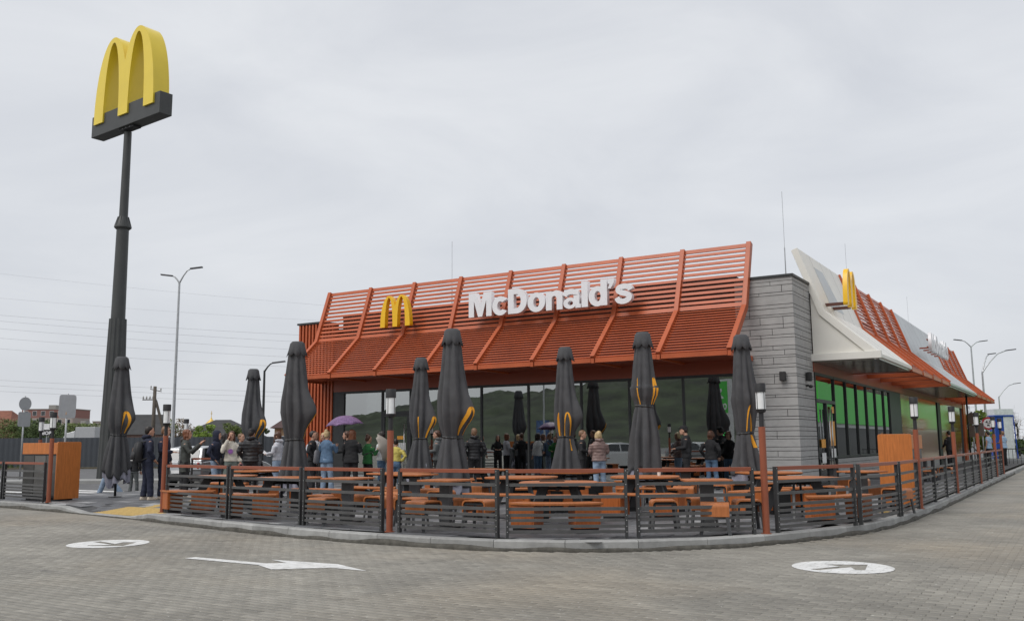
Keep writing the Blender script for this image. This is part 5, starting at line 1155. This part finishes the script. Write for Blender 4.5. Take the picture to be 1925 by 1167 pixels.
plate(t, .74, .74, 2.42, .15, mat('sign_red', (.45, .02, .03), rough=.4), True); o = plate(t, .54, .54, 2.42, .15, wp, True, 'face'); o.location.y -= .014
for tx, z, sz in (('4,5', 2.42, .24), ('M', 2.25, .17)):
    me = text_mesh(tx, sz, .002, .004, 'lettering'); xs = [v.co.x for v in me.vertices]; xform(me, Matrix.Translation((0, 0, 0)) @ UP @ Matrix.Translation((-(min(xs) + max(xs)) / 2, 0, 0))); o = obj('lettering', me, lamp_k, t, loc=(.0, -.075, z)); o.rotation_euler = (0, 0, .15)
t = thing('small_sign', 'small white board with dark lettering above the metal fence at the left', 'sign', (-50.3, 9.6, 0), RT)
MB().tube([(0, .03, 0), (0, .03, 2.9)], .03, 8).build('post', galv, t); MB().box(-.3, .3, -.02, .01, 2.58, 2.95).build('board', wp, t); MB().box(-.3, .3, -.02, .01, 2.18, 2.56).build('board', lamp_k, t)
me = text_mesh('BOP', .30, .003, .008, 'lettering'); xform(me, UP); obj('lettering', me, wp, t, loc=(-.27, -.026, 2.26))
# ---- cars
tyre = mat('tyre', (.015, .015, .016), rough=.85); rim = mat('rim', (.35, .35, .36), rough=.35, metal=.8); cglass = mat('car_glass', (.02, .025, .028), rough=.06, spec=.8); redl = mat('tail_lamp', (.35, .01, .012), rough=.25); headl = mat('head_lamp', (.6, .6, .62), rough=.15); plast = mat('car_plastic', (.03, .03, .03), rough=.6)
def car(loc, rz, paintm, label, style='hatch', group='parked cars'):
    t = thing('car', label, 'car', loc, rz, group)
    S = {'hatch': dict(L=4.1, W=.86, lower=[(-2.0, .35), (-2.05, .62), (-1.98, .92), (-1.2, .96), (.75, .93), (1.6, .80), (2.0, .66), (2.06, .45), (1.98, .24), (-1.9, .24)], green=[(-1.93, .93), (-1.62, 1.40), (-1.0, 1.48), (.0, 1.46), (.38, 1.38), (1.05, .93)]),
         'sedan': dict(L=4.5, W=.88, lower=[(-2.2, .38), (-2.24, .70), (-2.15, .96), (-1.5, 1.0), (.75, .93), (1.8, .78), (2.2, .62), (2.25, .42), (2.15, .23), (-2.1, .23)], green=[(-1.75, .97), (-1.15, 1.38), (-.5, 1.46), (.1, 1.44), (.45, 1.36), (1.15, .92)]),
         'van': dict(L=4.4, W=.90, lower=[(-2.15, .35), (-2.2, .7), (-2.17, 1.05), (-1.5, 1.08), (.9, 1.02), (1.75, .88), (2.1, .70), (2.16, .45), (2.08, .24), (-2.05, .24)], green=[(-2.13, 1.05), (-1.98, 1.70), (-1.3, 1.80), (.0, 1.78), (.5, 1.66), (1.3, 1.0)])}[style]
    W = S['W']; vs = []; lo = S['lower']; n = len(lo); slices = ((-W, .93, .07), (-W * .97, .985, .02), (-W * .6, 1, 0), (W * .6, 1, 0), (W * .97, .985, .02), (W, .93, .07))
    for y, k, dz in slices: vs += [(x * k, y, .24 + (z - .24) * (1 - dz) + dz * .25) for x, z in lo]
    fs = [(i * n + j, i * n + (j + 1) % n, (i + 1) * n + (j + 1) % n, (i + 1) * n + j) for i in range(5) for j in range(n)] + [tuple(range(n - 1, -1, -1)), tuple(5 * n + j for j in range(n))]
    body = MB().add(vs, fs).build('body', paintm, t, bevel=.02)
    gr = S['green']; m = len(gr); zt = max(z for _, z in gr); z0 = gr[0][1]; vs = []
    for y in (-1, 1):
        for x, z in gr: f = (z - z0) / (zt - z0); vs.append((x, y * W * (.94 - .20 * f), z))
    cab = MB().add(vs, [tuple(range(m - 1, -1, -1)), tuple(range(m, 2 * m))] + [(j, (j + 1) % m, m + (j + 1) % m, m + j) for j in range(m)]).build('cabin', paintm, t, bevel=.025)
    # panes just proud of the cabin
    def lerp2(a, b, f): return (a[0] + (b[0] - a[0]) * f, a[1] + (b[1] - a[1]) * f)
    def pane(nm, q, off):
        b = MB().add(q, [(0, 1, 2, 3)]); o = b.build(nm, cglass, t); o.location = off; s = o.modifiers.new('t', 'SOLIDIFY'); s.thickness = .008; s.offset = 0; return o
    def G(p, y): f = (p[1] - z0) / (zt - z0); return (p[0], y * W * (.94 - .20 * f), p[1])
    a, bq = gr[0], gr[1]; p0, p1 = lerp2(a, bq, .12), lerp2(a, bq, .86); pane('rear_window', [G(p0, -.84), G(p0, .84), G(p1, .84), G(p1, -.84)], (-.012, 0, .006))
    a, bq = gr[5], gr[4]; p0, p1 = lerp2(a, bq, .10), lerp2(a, bq, .90); pane('windscreen', [G(p0, -.86), G(p0, .86), G(p1, .86), G(p1, -.86)], (.012, 0, .008))
    zb, zu = z0 + .05, zt - .10
    def xat(z, front):
        for (xa, za), (xb, zb_) in (zip(gr[::-1][:3], gr[::-1][1:4]) if front else zip(gr[:3], gr[1:4])):
            if min(za, zb_) <= z <= max(za, zb_): return xa + (xb - xa) * (z - za) / ((zb_ - za) or 1)
        return gr[3][0]
    xr0, xr1, xf0, xf1 = xat(zb, 0) + .16, xat(zu, 0) + .14, xat(zb, 1) - .18, xat(zu, 1) - .12; xm = (xr0 + xf0) / 2
    for sy in (-1, 1):
        pane('side_window', [G((xr0, zb), sy), G((xm - .04, zb), sy), G((xm - .04, zu), sy), G((xr1, zu), sy)], (0, sy * .008, 0)); pane('side_window', [G((xm + .04, zb), sy), G((xf0, zb), sy), G((xf1, zu), sy), G((xm + .04, zu), sy)], (0, sy * .008, 0))
        for xw in (S['L'] * -.31, S['L'] * .31):
            w = bpy.data.objects.new('wheel', None); COL.objects.link(w); w.parent = t; w.location = (xw, sy * (W - .09), .31)
            o = MB().tube([(0, -.10, 0), (0, -.08, 0), (0, .08, 0), (0, .10, 0)], [.28, .31, .31, .28], 24).build('tyre', tyre, w, smooth=False); auto_smooth(o.data)
            o = MB().tube([(0, sy * .085, 0), (0, sy * .108, 0)], [.20, .18], 20).build('rim', rim, w); auto_smooth(o.data)
        xl = lo[1][0]; MB().box(xl * .985 - .02, xl * .985 + .16, sy * (W - .26) - .10, sy * (W - .26) + .16 * sy + (.0), .68, .90).build('tail_light', redl, t, bevel=.015)
        MB().box(lo[6][0] * .93 - .16, lo[6][0] * .975, sy * (W - .30) - .14, sy * (W - .30) + .14, .58, .72).build('headlight', headl, t, bevel=.02)
        MB().box(.62, .80, sy * (W + .02) - .08, sy * (W + .02) + .08, zb - .02, zb + .10).build('mirror', paintm, t, bevel=.02)
    MB().box(lo[0][0] * 1.03 - .03, lo[0][0] * .96, -W * .9, W * .9, .26, .48).build('bumper', plast, t, bevel=.03); MB().box(lo[7][0] * .96, lo[7][0] * 1.015, -W * .9, W * .9, .24, .46).build('bumper', plast, t, bevel=.03)
    MB().box(lo[0][0] * 1.055 - .012, lo[0][0] * 1.05, -.26, .26, .52, .63).build('number_plate', wp, t); return t
cw = mat('car_white', (.62, .63, .64), rough=.25, var=.03, coat=.6); cs = mat('car_silver', (.33, .34, .35), rough=.3, metal=.5, var=.04, coat=.5); ck = mat('car_dark', (.03, .033, .04), rough=.25, coat=.6)
car((-23.3, .6, -.03), RT + 1.25, cw, 'white hatchback parked behind the person with a phone camera', 'hatch')
car((-21.6, -1.7, -.03), RT + 1.35, cs, 'silver hatchback parked behind the raised navy hood', 'hatch')
car((-48.0, 22.9, -.03), RT, cs, 'silver car roof showing above the dark metal fence', 'van')
car((2.2, 88, -.03), RT + .2, ck, 'dark car far away at the right edge', 'sedan'); car((3.4, 100, -.03), RT - .2, cs, 'silver car farthest away at the right edge', 'hatch')
car((-15.2, -19.4, 0), 2.2, cw, 'white car reflected beside the padded jacket', 'sedan'); car((-14.4, -31.0, 0), .2, cs, 'silver car reflected right of the officer', 'hatch'); car((-23.4, -26.0, 0), 2.6, ck, 'dark car reflected in the middle windows', 'hatch')
# white lorry behind the fence
t = thing('lorry', 'white lorry with a pale box body behind the dark metal fence', 'lorry', (-62.8, 20.7, 0), RT)
MB().box(-.35, 1.25, -1, 1, .7, 3.05).build('box_body', mat('lorry_box', (.42, .43, .44), rough=.5, var=.05), t, bevel=.03); MB().prism([(-1.9, .5), (-2.0, 1.3), (-1.55, 1.9), (-1.1, 2.55), (-.4, 2.75), (-.4, .5)], 'y', -.95, .95).build('cab', cw, t, bevel=.04)
MB().box(-1.5, 1.2, -.45, .45, .45, .7).build('chassis', plast, t)
for x in (-1.35, .8):
    for y in (-.85, .85): MB().tube([(x, y - .12, .45), (x, y + .12, .45)], .45, 20).build('wheel', tyre, t)
# ---- houses
def facade_windows(t, xs, zs, y, w, h, glassm, par=None):
    for x in xs:
        for z in zs:
            f = MB().box(x - w / 2 - .06, x + w / 2 + .06, y - .03, y - .001, z - .06, z + h + .06).build('window', wp, t); MB().box(x - w / 2, x + w / 2, y - .045, y - .031, z, z + h).build('pane', glassm, f)
def hip_house(loc, rz, w, dpt, eave, ridge, wallm, roofm, label, rl=.4, gable=False):
    t = thing('house', label, 'house', loc, rz, 'houses in the background'); MB().box(-w / 2, w / 2, -dpt / 2, dpt / 2, 0, eave).build('wall', wallm, t)
    e = .45; r = w / 2 * rl if not gable else w / 2 + e; P = [(-w / 2 - e, -dpt / 2 - e, eave - .1), (w / 2 + e, -dpt / 2 - e, eave - .1), (w / 2 + e, dpt / 2 + e, eave - .1), (-w / 2 - e, dpt / 2 + e, eave - .1), (-r, 0, ridge), (r, 0, ridge)]
    rf = MB().add(P, [(0, 1, 5, 4), (1, 2, 5), (2, 3, 4, 5), (3, 0, 4), (3, 2, 1, 0)]).build('roof', roofm, t)
    facade_windows(t, [-w * .28, w * .28], [eave * .35], -dpt / 2, .9, 1.2, cglass); return t, rf
brownr = mat('roof_brown', (.075, .042, .040), rough=.7, var=.2, scale=3, stretch=(1, 1, 6)); darkr = mat('roof_dark', (.045, .045, .046), rough=.8, var=.2, scale=2); redr = mat('roof_red', (.20, .075, .045), rough=.8, var=.2, scale=2)
tan_w = mat('wall_tan', (.42, .27, .16), rough=.85, var=.08); pinkw = mat('wall_pink', (.38, .24, .20), rough=.85, var=.08); greyw = mat('wall_grey', (.28, .27, .25), rough=.85)
t, rf = hip_house((-62.0, 45.0, 0), RT + .15, 5.6, 5, 3.3, 5.0, tan_w, brownr, 'tan house with a brown hipped roof and dormer between two parasols', .35)
MB().prism([(-.3, 3.9), (.3, 3.9), (.3, 4.35), (0, 4.62), (-.3, 4.35)], 'y', -2.2, -1.2).build('dormer', brownr, rf)
for z in range(6): MB().box(-2.6 + .08 * (z % 2), -2.25 + .08 * (z % 2), -2.53, -2.501, .5 + z * .45, .78 + z * .45).build('quoin', mat('brick_quoin', (.35, .15, .08), rough=.8), t)
hip_house((-92.0, 60.5, 0), RT, 9.5, 9, 2.6, 4.95, greyw, darkr, 'wide house with a dark hipped roof behind the raised navy hood', .22)
hip_house((-73.0, 33.3, 0), RT + .2, 4.4, 5, 2.7, 4.6, pinkw, darkr, 'pink house with a dark slate roof right of the leftmost parasol', 0, True)
hip_house((-112.5, 42.0, 0), RT + .1, 5.2, 8, 4.0, 6.2, mat('wall_brick', (.32, .15, .09), rough=.9), redr, 'house with a red roof at the left edge', .5)
hip_house((-81.0, 34.0, 0), RT, 3.0, 4, 3.0, 3.6, pinkw, greyw, 'low pale pink house beside the pylon pole', .5)
# apartment blocks
def block(loc, rz, w, dpt, h, floors, cols, wallm, topm, label):
    t = thing('apartment_block', label, 'building', loc, rz); MB().box(-w / 2, w / 2, -dpt / 2, dpt / 2, 0, h - h / floors).build('wall', wallm, t); MB().box(-w / 2, w / 2, -dpt / 2, dpt / 2, h - h / floors, h).build('top_storey', topm, t)
    MB().box(-w / 2 - .15, w / 2 + .15, -dpt / 2 - .15, dpt / 2 + .15, h, h + .25).build('parapet', greyw, t); MB().box(-w * .12, w * .02, -1.5, 1.5, h + .25, h + 1.6).build('roof_hut', greyw, t)
    fl = h / floors; facade_windows(t, [-w / 2 + w / cols * (k + .5) for k in range(cols)], [fl * (k + .3) for k in range(floors)], -dpt / 2, w / cols * .45, fl * .5, cglass); return t
apw = mat('block_beige', (.34, .29, .26), rough=.9, var=.1); apt_top = mat('block_red', (.26, .13, .11), rough=.9)
block((-276.5, 153.5, 0), RT, 16.2, 12, 13.4, 5, 6, apw, apt_top, 'beige and red apartment block above the trees at the far left'); block((-262.5, 162, 0), RT, 4.5, 10, 9.4, 4, 2, apw, apw, 'narrow pale side wing of the apartment block'); block((-258, 152, 0), RT, 11, 9, 8.0, 3, 5, mat('block_cream', (.40, .36, .28), rough=.9), apw, 'low cream apartment building left of the pylon pole')
t = thing('church_dome', 'small golden church dome beyond the dark hipped roof', 'church', (-201, 151.7, 0)); MB().box(-2, 2, -2, 2, 0, 7.2).build('tower', mat('church_wall', (.6, .58, .5), rough=.8), t)
o = MB().rings([(0, 0, 7.2, 1.5, 1.5), (0, 0, 7.6, 1.6, 1.6), (0, 0, 8.3, 1.0, 1.0), (0, 0, 8.9, .3, .3), (0, 0, 9.6, .06, .06)], 16).build('dome', mat('gold', (.7, .48, .12), rough=.35, metal=.3), t, smooth=True)
b = MB(); b.box(-.05, .05, -.05, .05, 9.6, 11.2); b.box(-.4, .4, -.05, .05, 10.4, 10.55); b.build('cross', mat('gold', ()), t)
# ---- utility pole with strut, and overhead wires
ups = mat('pole_concrete', (.10, .085, .07), rough=.9, var=.2); ins = mat('insulator', (.35, .34, .32), rough=.3)
t = thing('utility_pole', 'wooden utility pole with insulators and a leaning strut', 'utility pole', (-53.0, 19.7, 0), RT)
MB().tube([(0, 0, 0), (0, 0, 5.95)], [.16, .12], 10).build('pole', ups, t, smooth=True); MB().beam((.1, 0, 4.9), (1.6, 0, 0), .16, .16).build('strut', ups, t)
ca = MB().beam((-.9, 0, 4.95), (.15, 0, 4.95), .08, .08).build('crossarm', ups, t); cb = MB().beam((-.35, 0, 5.75), (.5, 0, 5.55), .06, .06).build('crossarm', ups, t)
for x in (-.85, -.6, -.35, -.12): MB().tube([(x, 0, 4.99), (x, 0, 5.1), (x, 0, 5.22)], [.02, .07, .03], 8).build('insulator', ins, ca)
for x, z in ((-.3, 5.8), (.45, 5.62)): MB().tube([(x, 0, z), (x, 0, z + .1), (x, 0, z + .2)], [.02, .06, .03], 8).build('insulator', ins, cb)
wire = mat('wire', (.22, .22, .23), rough=.6); ends = [(26.29, 20.64), (22.66, 18.5), (20.21, 16.3), (19.38, 15.32), (18.31, 14.19), (16.94, 13.14), (15.43, 11.78), (10.92, 8.35), (10.1, 7.75), (9.35, 7.01)]
wn = ['topmost', 'second', 'third', 'fourth', 'fifth', 'sixth', 'seventh', 'eighth', 'ninth', 'lowest']
for k, (za, zb_) in enumerate(ends):
    a_, c_ = Vector((-127, 44.6, za)), Vector((-82, 72.3, zb_)); d_ = c_ - a_; a_ = a_ - d_ * .5; c_ = c_ + d_ * .5; pts = [a_.lerp(c_, u / 12) + Vector((0, 0, -.9 * math.sin(math.pi * u / 12) + .9)) for u in range(13)]
    tag(MB().tube(pts, .008 if k < 2 else .012, 4, False).build('power_line', wire), '%s of the overhead wires crossing the sky on the left' % wn[k], 'power line', 'overhead wires')
# ---- trees
def leaf_mat(name, c): return mat(name, c, rough=.7, var=.45, scale=1.6)
bark = mat('bark', (.06, .05, .04), rough=.95, var=.3)
def tree(loc, H, cr, base, leafm, label, n=2600, leaf=.16, flat=1.0, seed=0, cat='tree', bare=False, grp='trees in the background'):
    r = np.random.default_rng(seed); t = thing('tree', label, cat, loc, r.uniform(0, 6), grp); b = MB(); b.tube([(0, 0, 0), (.04, .02, base), (.0, .06, H * .62), (.02, 0, H * .85)], [H * .028, H * .022, H * .014, H * .004], 8); tips = []
    for k in range(9 if not bare else 16):
        a = r.uniform(0, 6.28); z0 = base + (H * .75 - base) * r.uniform(0, 1); L = cr * r.uniform(.5, .95); e = Vector((L * math.cos(a), L * math.sin(a), z0 + L * r.uniform(.3, .9))); tips.append(e); b.tube([(0, 0, z0), Vector((0, 0, z0)).lerp(e, .5) + Vector((0, 0, .1 * L)), e], [H * .012, H * .008, H * .003], 5)
        if bare:
            for q in range(6): f = e + Vector(r.normal(0, cr * .35, 3)); b.tube([Vector((0, 0, z0)).lerp(e, r.uniform(.4, 1)), f], [H * .003, H * .001], 4)
    b.build('trunk', bark, t, smooth=True)
    cl_ = [e for e in tips] + [Vector((r.normal(0, cr * .4), r.normal(0, cr * .4), base + (H - base) * r.uniform(.25, .95))) for _ in range(16)]
    per = max(8, n // len(cl_)); V, F_ = [], []
    for c in cl_:
        rad = cr * r.uniform(.25, .45); Pp = r.normal(0, 1, (per, 3)); Pp /= np.linalg.norm(Pp, axis=1)[:, None]; Pp = Pp * rad * r.uniform(.35, 1, (per, 1)) ** .5 * np.array([1, 1, .8 * flat]) + np.array(c)
        for p in Pp:
            if p[2] > H or p[2] < base * .5: continue
            u = r.normal(0, 1, 3); u /= np.linalg.norm(u); w = np.cross(u, r.normal(0, 1, 3)); w /= np.linalg.norm(w); s = leaf * r.uniform(.6, 1.3); q = len(V); V += [p - u * s, p + w * s * .5, p + u * s, p - w * s * .5]; F_.append((q, q + 1, q + 2, q + 3))
    m = MB(); m.v = [tuple(v) for v in V]; m.f = F_; me = bpy.data.meshes.new('crown'); me.from_pydata(m.v, [], m.f); obj('crown', me, leafm, t); return t
lg, lm_, ld, lr = leaf_mat('leaf_light', (.20, .29, .05)), leaf_mat('leaf_mid', (.13, .17, .05)), leaf_mat('leaf_dark', (.075, .115, .035)), leaf_mat('leaf_brown', (.20, .14, .07))
TR = [((-80.5, 24.0, 0), 4.3, 1.9, .8, lr, 'reddish brown spring tree at the far left'), ((-76.0, 23.2, 0), 4.1, 1.7, .6, lm_, 'green tree below the round sign at the far left'), ((-69.5, 21.6, 0), 3.8, 2.0, .5, ld, 'dark green tree in front of the apartment block'), ((-71.5, 25.5, 0), 3.6, 2.2, .5, lm_, 'broad green tree behind the lorry'), ((-74.5, 29.5, 0), 3.2, 1.6, .5, lm_, 'low green tree right of the lorry'),
      ((-73.4, 36.4, 0), 4.3, 1.7, .8, lm_, 'sparse tree behind the street lamp pole'), ((-76.4, 40.5, 0), 4.4, 1.9, .8, lr, 'brownish tree left of the dark hipped roof'), ((-65.8, 35.2, 0), 3.5, 1.3, .4, lg, 'bright light green bush before the dark hipped roof'), ((-74.5, 47.5, 0), 4.0, 1.5, .6, lm_, 'green tree right of the dark hipped roof'), ((-72.8, 48.6, 0), 4.4, 1.3, .6, ld, 'dark green tree left of the tan house'),
      ((.55, 43.0, 0), 3.4, 1.1, .3, lg, 'light green young tree at the far end of the restaurant')]
for k, (p, H, c, bs_, m, l) in enumerate(TR): tree(p, H, c, bs_, m, l, n=1800 if m is lr or 'sparse' in l else 5200, seed=k + 1, leaf=.10)
tree((1.45, 70.6, 0), 3.6, 1.4, .6, lr, 'nearly bare tree at the right edge', n=160, leaf=.06, bare=True, seed=30); tree((2.6, 60.0, 0), 1.5, 1.2, .1, ld, 'low dark bush at the right edge', n=1800, leaf=.1, seed=31)
# ---- right background: kiosk, railing, lattice masts
t = thing('kiosk', 'blue and white kiosk at the far right', 'kiosk', (.9, 58.6, 0), RT); kb, kw = mat('kiosk_blue', (.02, .06, .32), rough=.4), mat('kiosk_white', (.62, .64, .66), rough=.4)
MB().box(-.75, -.05, -.6, .6, 0, 3.3).build('blue_panel', kb, t); MB().box(-.05, .7, -.6, .6, 0, 3.3).build('white_panel', kw, t); MB().box(-.8, .78, -.65, .65, 3.3, 3.42).build('roof_edge', kb, t); MB().box(-.78, .76, -.63, .63, 3.42, 3.9).build('roof_box', kw, t)
b = MB(); b.beam((.72, -.66, 3.3), (.85, -.66, 0), .09, .05); b.build('trim', kb, t)
t = thing('railing', 'dark metal railing at the far right', 'railing', (2.3, 33.5, 0), .1)
for k in range(14): MB().box(k * .2 - .012, k * .2 + .012, -.012, .012, 0, .92).build('baluster', charc, t)
MB().box(-.03, 2.65, -.025, .025, .92, .97).build('top_rail', charc, t); MB().box(-.03, 2.65, -.02, .02, .08, .12).build('bottom_rail', charc, t)
for x, y, H, l in ((-37.2, 440, 17, 'faint lattice power mast beyond the end of the restaurant'), (-22, 484, 15, 'faint lattice power mast at the right edge')):
    b = MB()
    for sx, sy in ((1, 1), (1, -1), (-1, 1), (-1, -1)): b.beam((sx * 1.3, sy * 1.3, 0), (sx * .2, sy * .2, H), .12, .12)
    for k in range(8):
        f0, f1 = k / 8, (k + 1) / 8; r0, r1 = 1.3 - 1.1 * f0, 1.3 - 1.1 * f1; b.beam((-r0, -r0, H * f0), (r1, -r1, H * f1), .07, .07); b.beam((r0, -r0, H * f0), (-r1, -r1, H * f1), .07, .07)
    for z in (.72, .84, .95): b.beam((-2.2, 0, H * z), (2.2, 0, H * z), .12, .12)
    tag(b.build('lattice_mast', galv, loc=(x, y, 0)), l, 'power mast', 'lattice masts')
# ---- filling station beside the lane, seen as a green reflection in the side windows
gs = thing('filling_station', 'long filling station wall with green upper band, reflected in the side windows', 'building', (10, 44, 0)); grn = mat('station_green', (.06, .52, .05), rough=.45, var=.05)
MB().box(.0, 6, 0, 96, 0, 2.55).build('lower_wall', mat('station_grey', (.05, .053, .055), rough=.5), gs); MB().box(-.03, 6, -.1, 96.1, 2.55, 2.85).build('white_band', kw, gs); MB().box(-.25, 6.2, -.2, 96.2, 2.85, 6.6).build('green_band', grn, gs)
# ---- behind the road: station price sign, billboard, wooded hill (all mirrored in the front windows)
t = thing('price_sign', 'green station price sign reflected at the right end of the front windows', 'sign', (-16.5, -42.0, 0), math.radians(35))
fr = mat('sign_frame', (.62, .63, .63), rough=.4); MB().box(-1.15, 1.15, -.18, .18, .2, 6.1).build('frame', fr, t, bevel=.03); MB().box(-1.0, 1.0, .181, .20, 3.6, 5.95).build('green_panel', grn, t); MB().box(-1.0, 1.0, .181, .20, .5, 3.3).build('price_panel', lamp_k, t)
FLIP = Matrix.Rotation(math.pi, 4, 'Z') @ UP
me = text_mesh('OKKO', .62, .02, .02, 'lettering'); xs = [v.co.x for v in me.vertices]; xform(me, FLIP @ Matrix.Translation((-(min(xs) + max(xs)) / 2, 0, 0))); obj('lettering', me, wp, t, loc=(0, .22, 3.85))
gf = [(-.55, .05), (-.42, .22), (-.30, .20), (-.2, .45), (-.38, .62), (-.30, .80), (-.12, .74), (-.06, .58), (.05, .62), (.0, .9), (.18, 1.12), (.22, .85), (.38, 1.05), (.40, .75), (.55, .85), (.50, .55), (.34, .42), (.40, .25), (.58, .05), (.42, .02), (.22, .2), (.05, .18), (.0, -.05), (-.14, -.02), (-.12, .18), (-.34, .02)]
me = xform(fill2d([gf], .015, 'winged_emblem'), FLIP); obj('winged_emblem', me, wp, t, loc=(0, .22, 4.65))
dig = mat('digit_green', (.02, .4, .06), rough=.4, emit=((.05, .9, .15), 1.2))
for k, s_ in enumerate(('56.9', '54.9', '28.4')): me = text_mesh(s_, .5, .005, .005, 'digits'); xform(me, FLIP); obj('digits', me, dig, t, loc=(.7, .21, 2.6 - .8 * k))
t = thing('billboard', 'blue billboard reflected in the middle windows', 'billboard', (-42.9, -61, 0), math.radians(35)); MB().box(-1.5, 1.5, -.1, .1, 1.5, 3.9).build('panel', mat('billboard_blue', (.03, .09, .25), rough=.5, var=.6, scale=3), t); MB().tube([(-1, 0, 0), (-1, 0, 1.5)], .07, 8).build('leg', galv, t); MB().tube([(1, 0, 0), (1, 0, 1.5)], .07, 8).build('leg', galv, t)
RID = [(-360, -240, 5), (-318, -268, 7), (-295, -281, 9), (-279, -291, 12), (-267, -299, 15), (-246, -311, 19), (-226, -324, 22), (-205, -337, 24), (-189, -347, 25), (-181, -352, 28), (-172, -357, 30), (-154, -368, 33), (-133, -381, 36), (-106, -397, 39), (-71, -419, 40), (-30, -444, 38), (40, -470, 34), (120, -480, 28)]
RA = np.array(RID, float); dd = np.r_[0, np.cumsum(np.linalg.norm(np.diff(RA[:, :2], axis=0), axis=1))]; NS, NW = 260, 70; ss = np.linspace(0, dd[-1], NS); V = []
for s_ in ss:
    x, y, h = (np.interp(s_, dd, RA[:, i]) for i in range(3)); dr = np.array([x - 6, y + 26]); dr /= np.linalg.norm(dr)
    for k in range(NW):
        u = k / (NW - 1); off = -150 + 260 * u; pr_ = sm(0, 150 / 260, u) * (1 - .5 * sm(.6, 1, u)); px, py = x + dr[0] * off, y + dr[1] * off
        z = h * 1.0 * pr_ + 3.2 * pr_ * abs(noise.noise(Vector((px * .16, py * .16, 0)))) + 2.2 * pr_ * noise.noise(Vector((px * .05, py * .05, 5))) - .1; V.append((px, py, z))
hm = MB(); hm.v = V; hm.f = [(i * NW + j, (i + 1) * NW + j, (i + 1) * NW + j + 1, i * NW + j + 1) for i in range(NS - 1) for j in range(NW - 1)]
struct(hm.build('hill', mat('hill_wood', (.035, .05, .022), rough=.95, var=.6, scale=.09, bump=.9, bscale=.5), smooth=True))
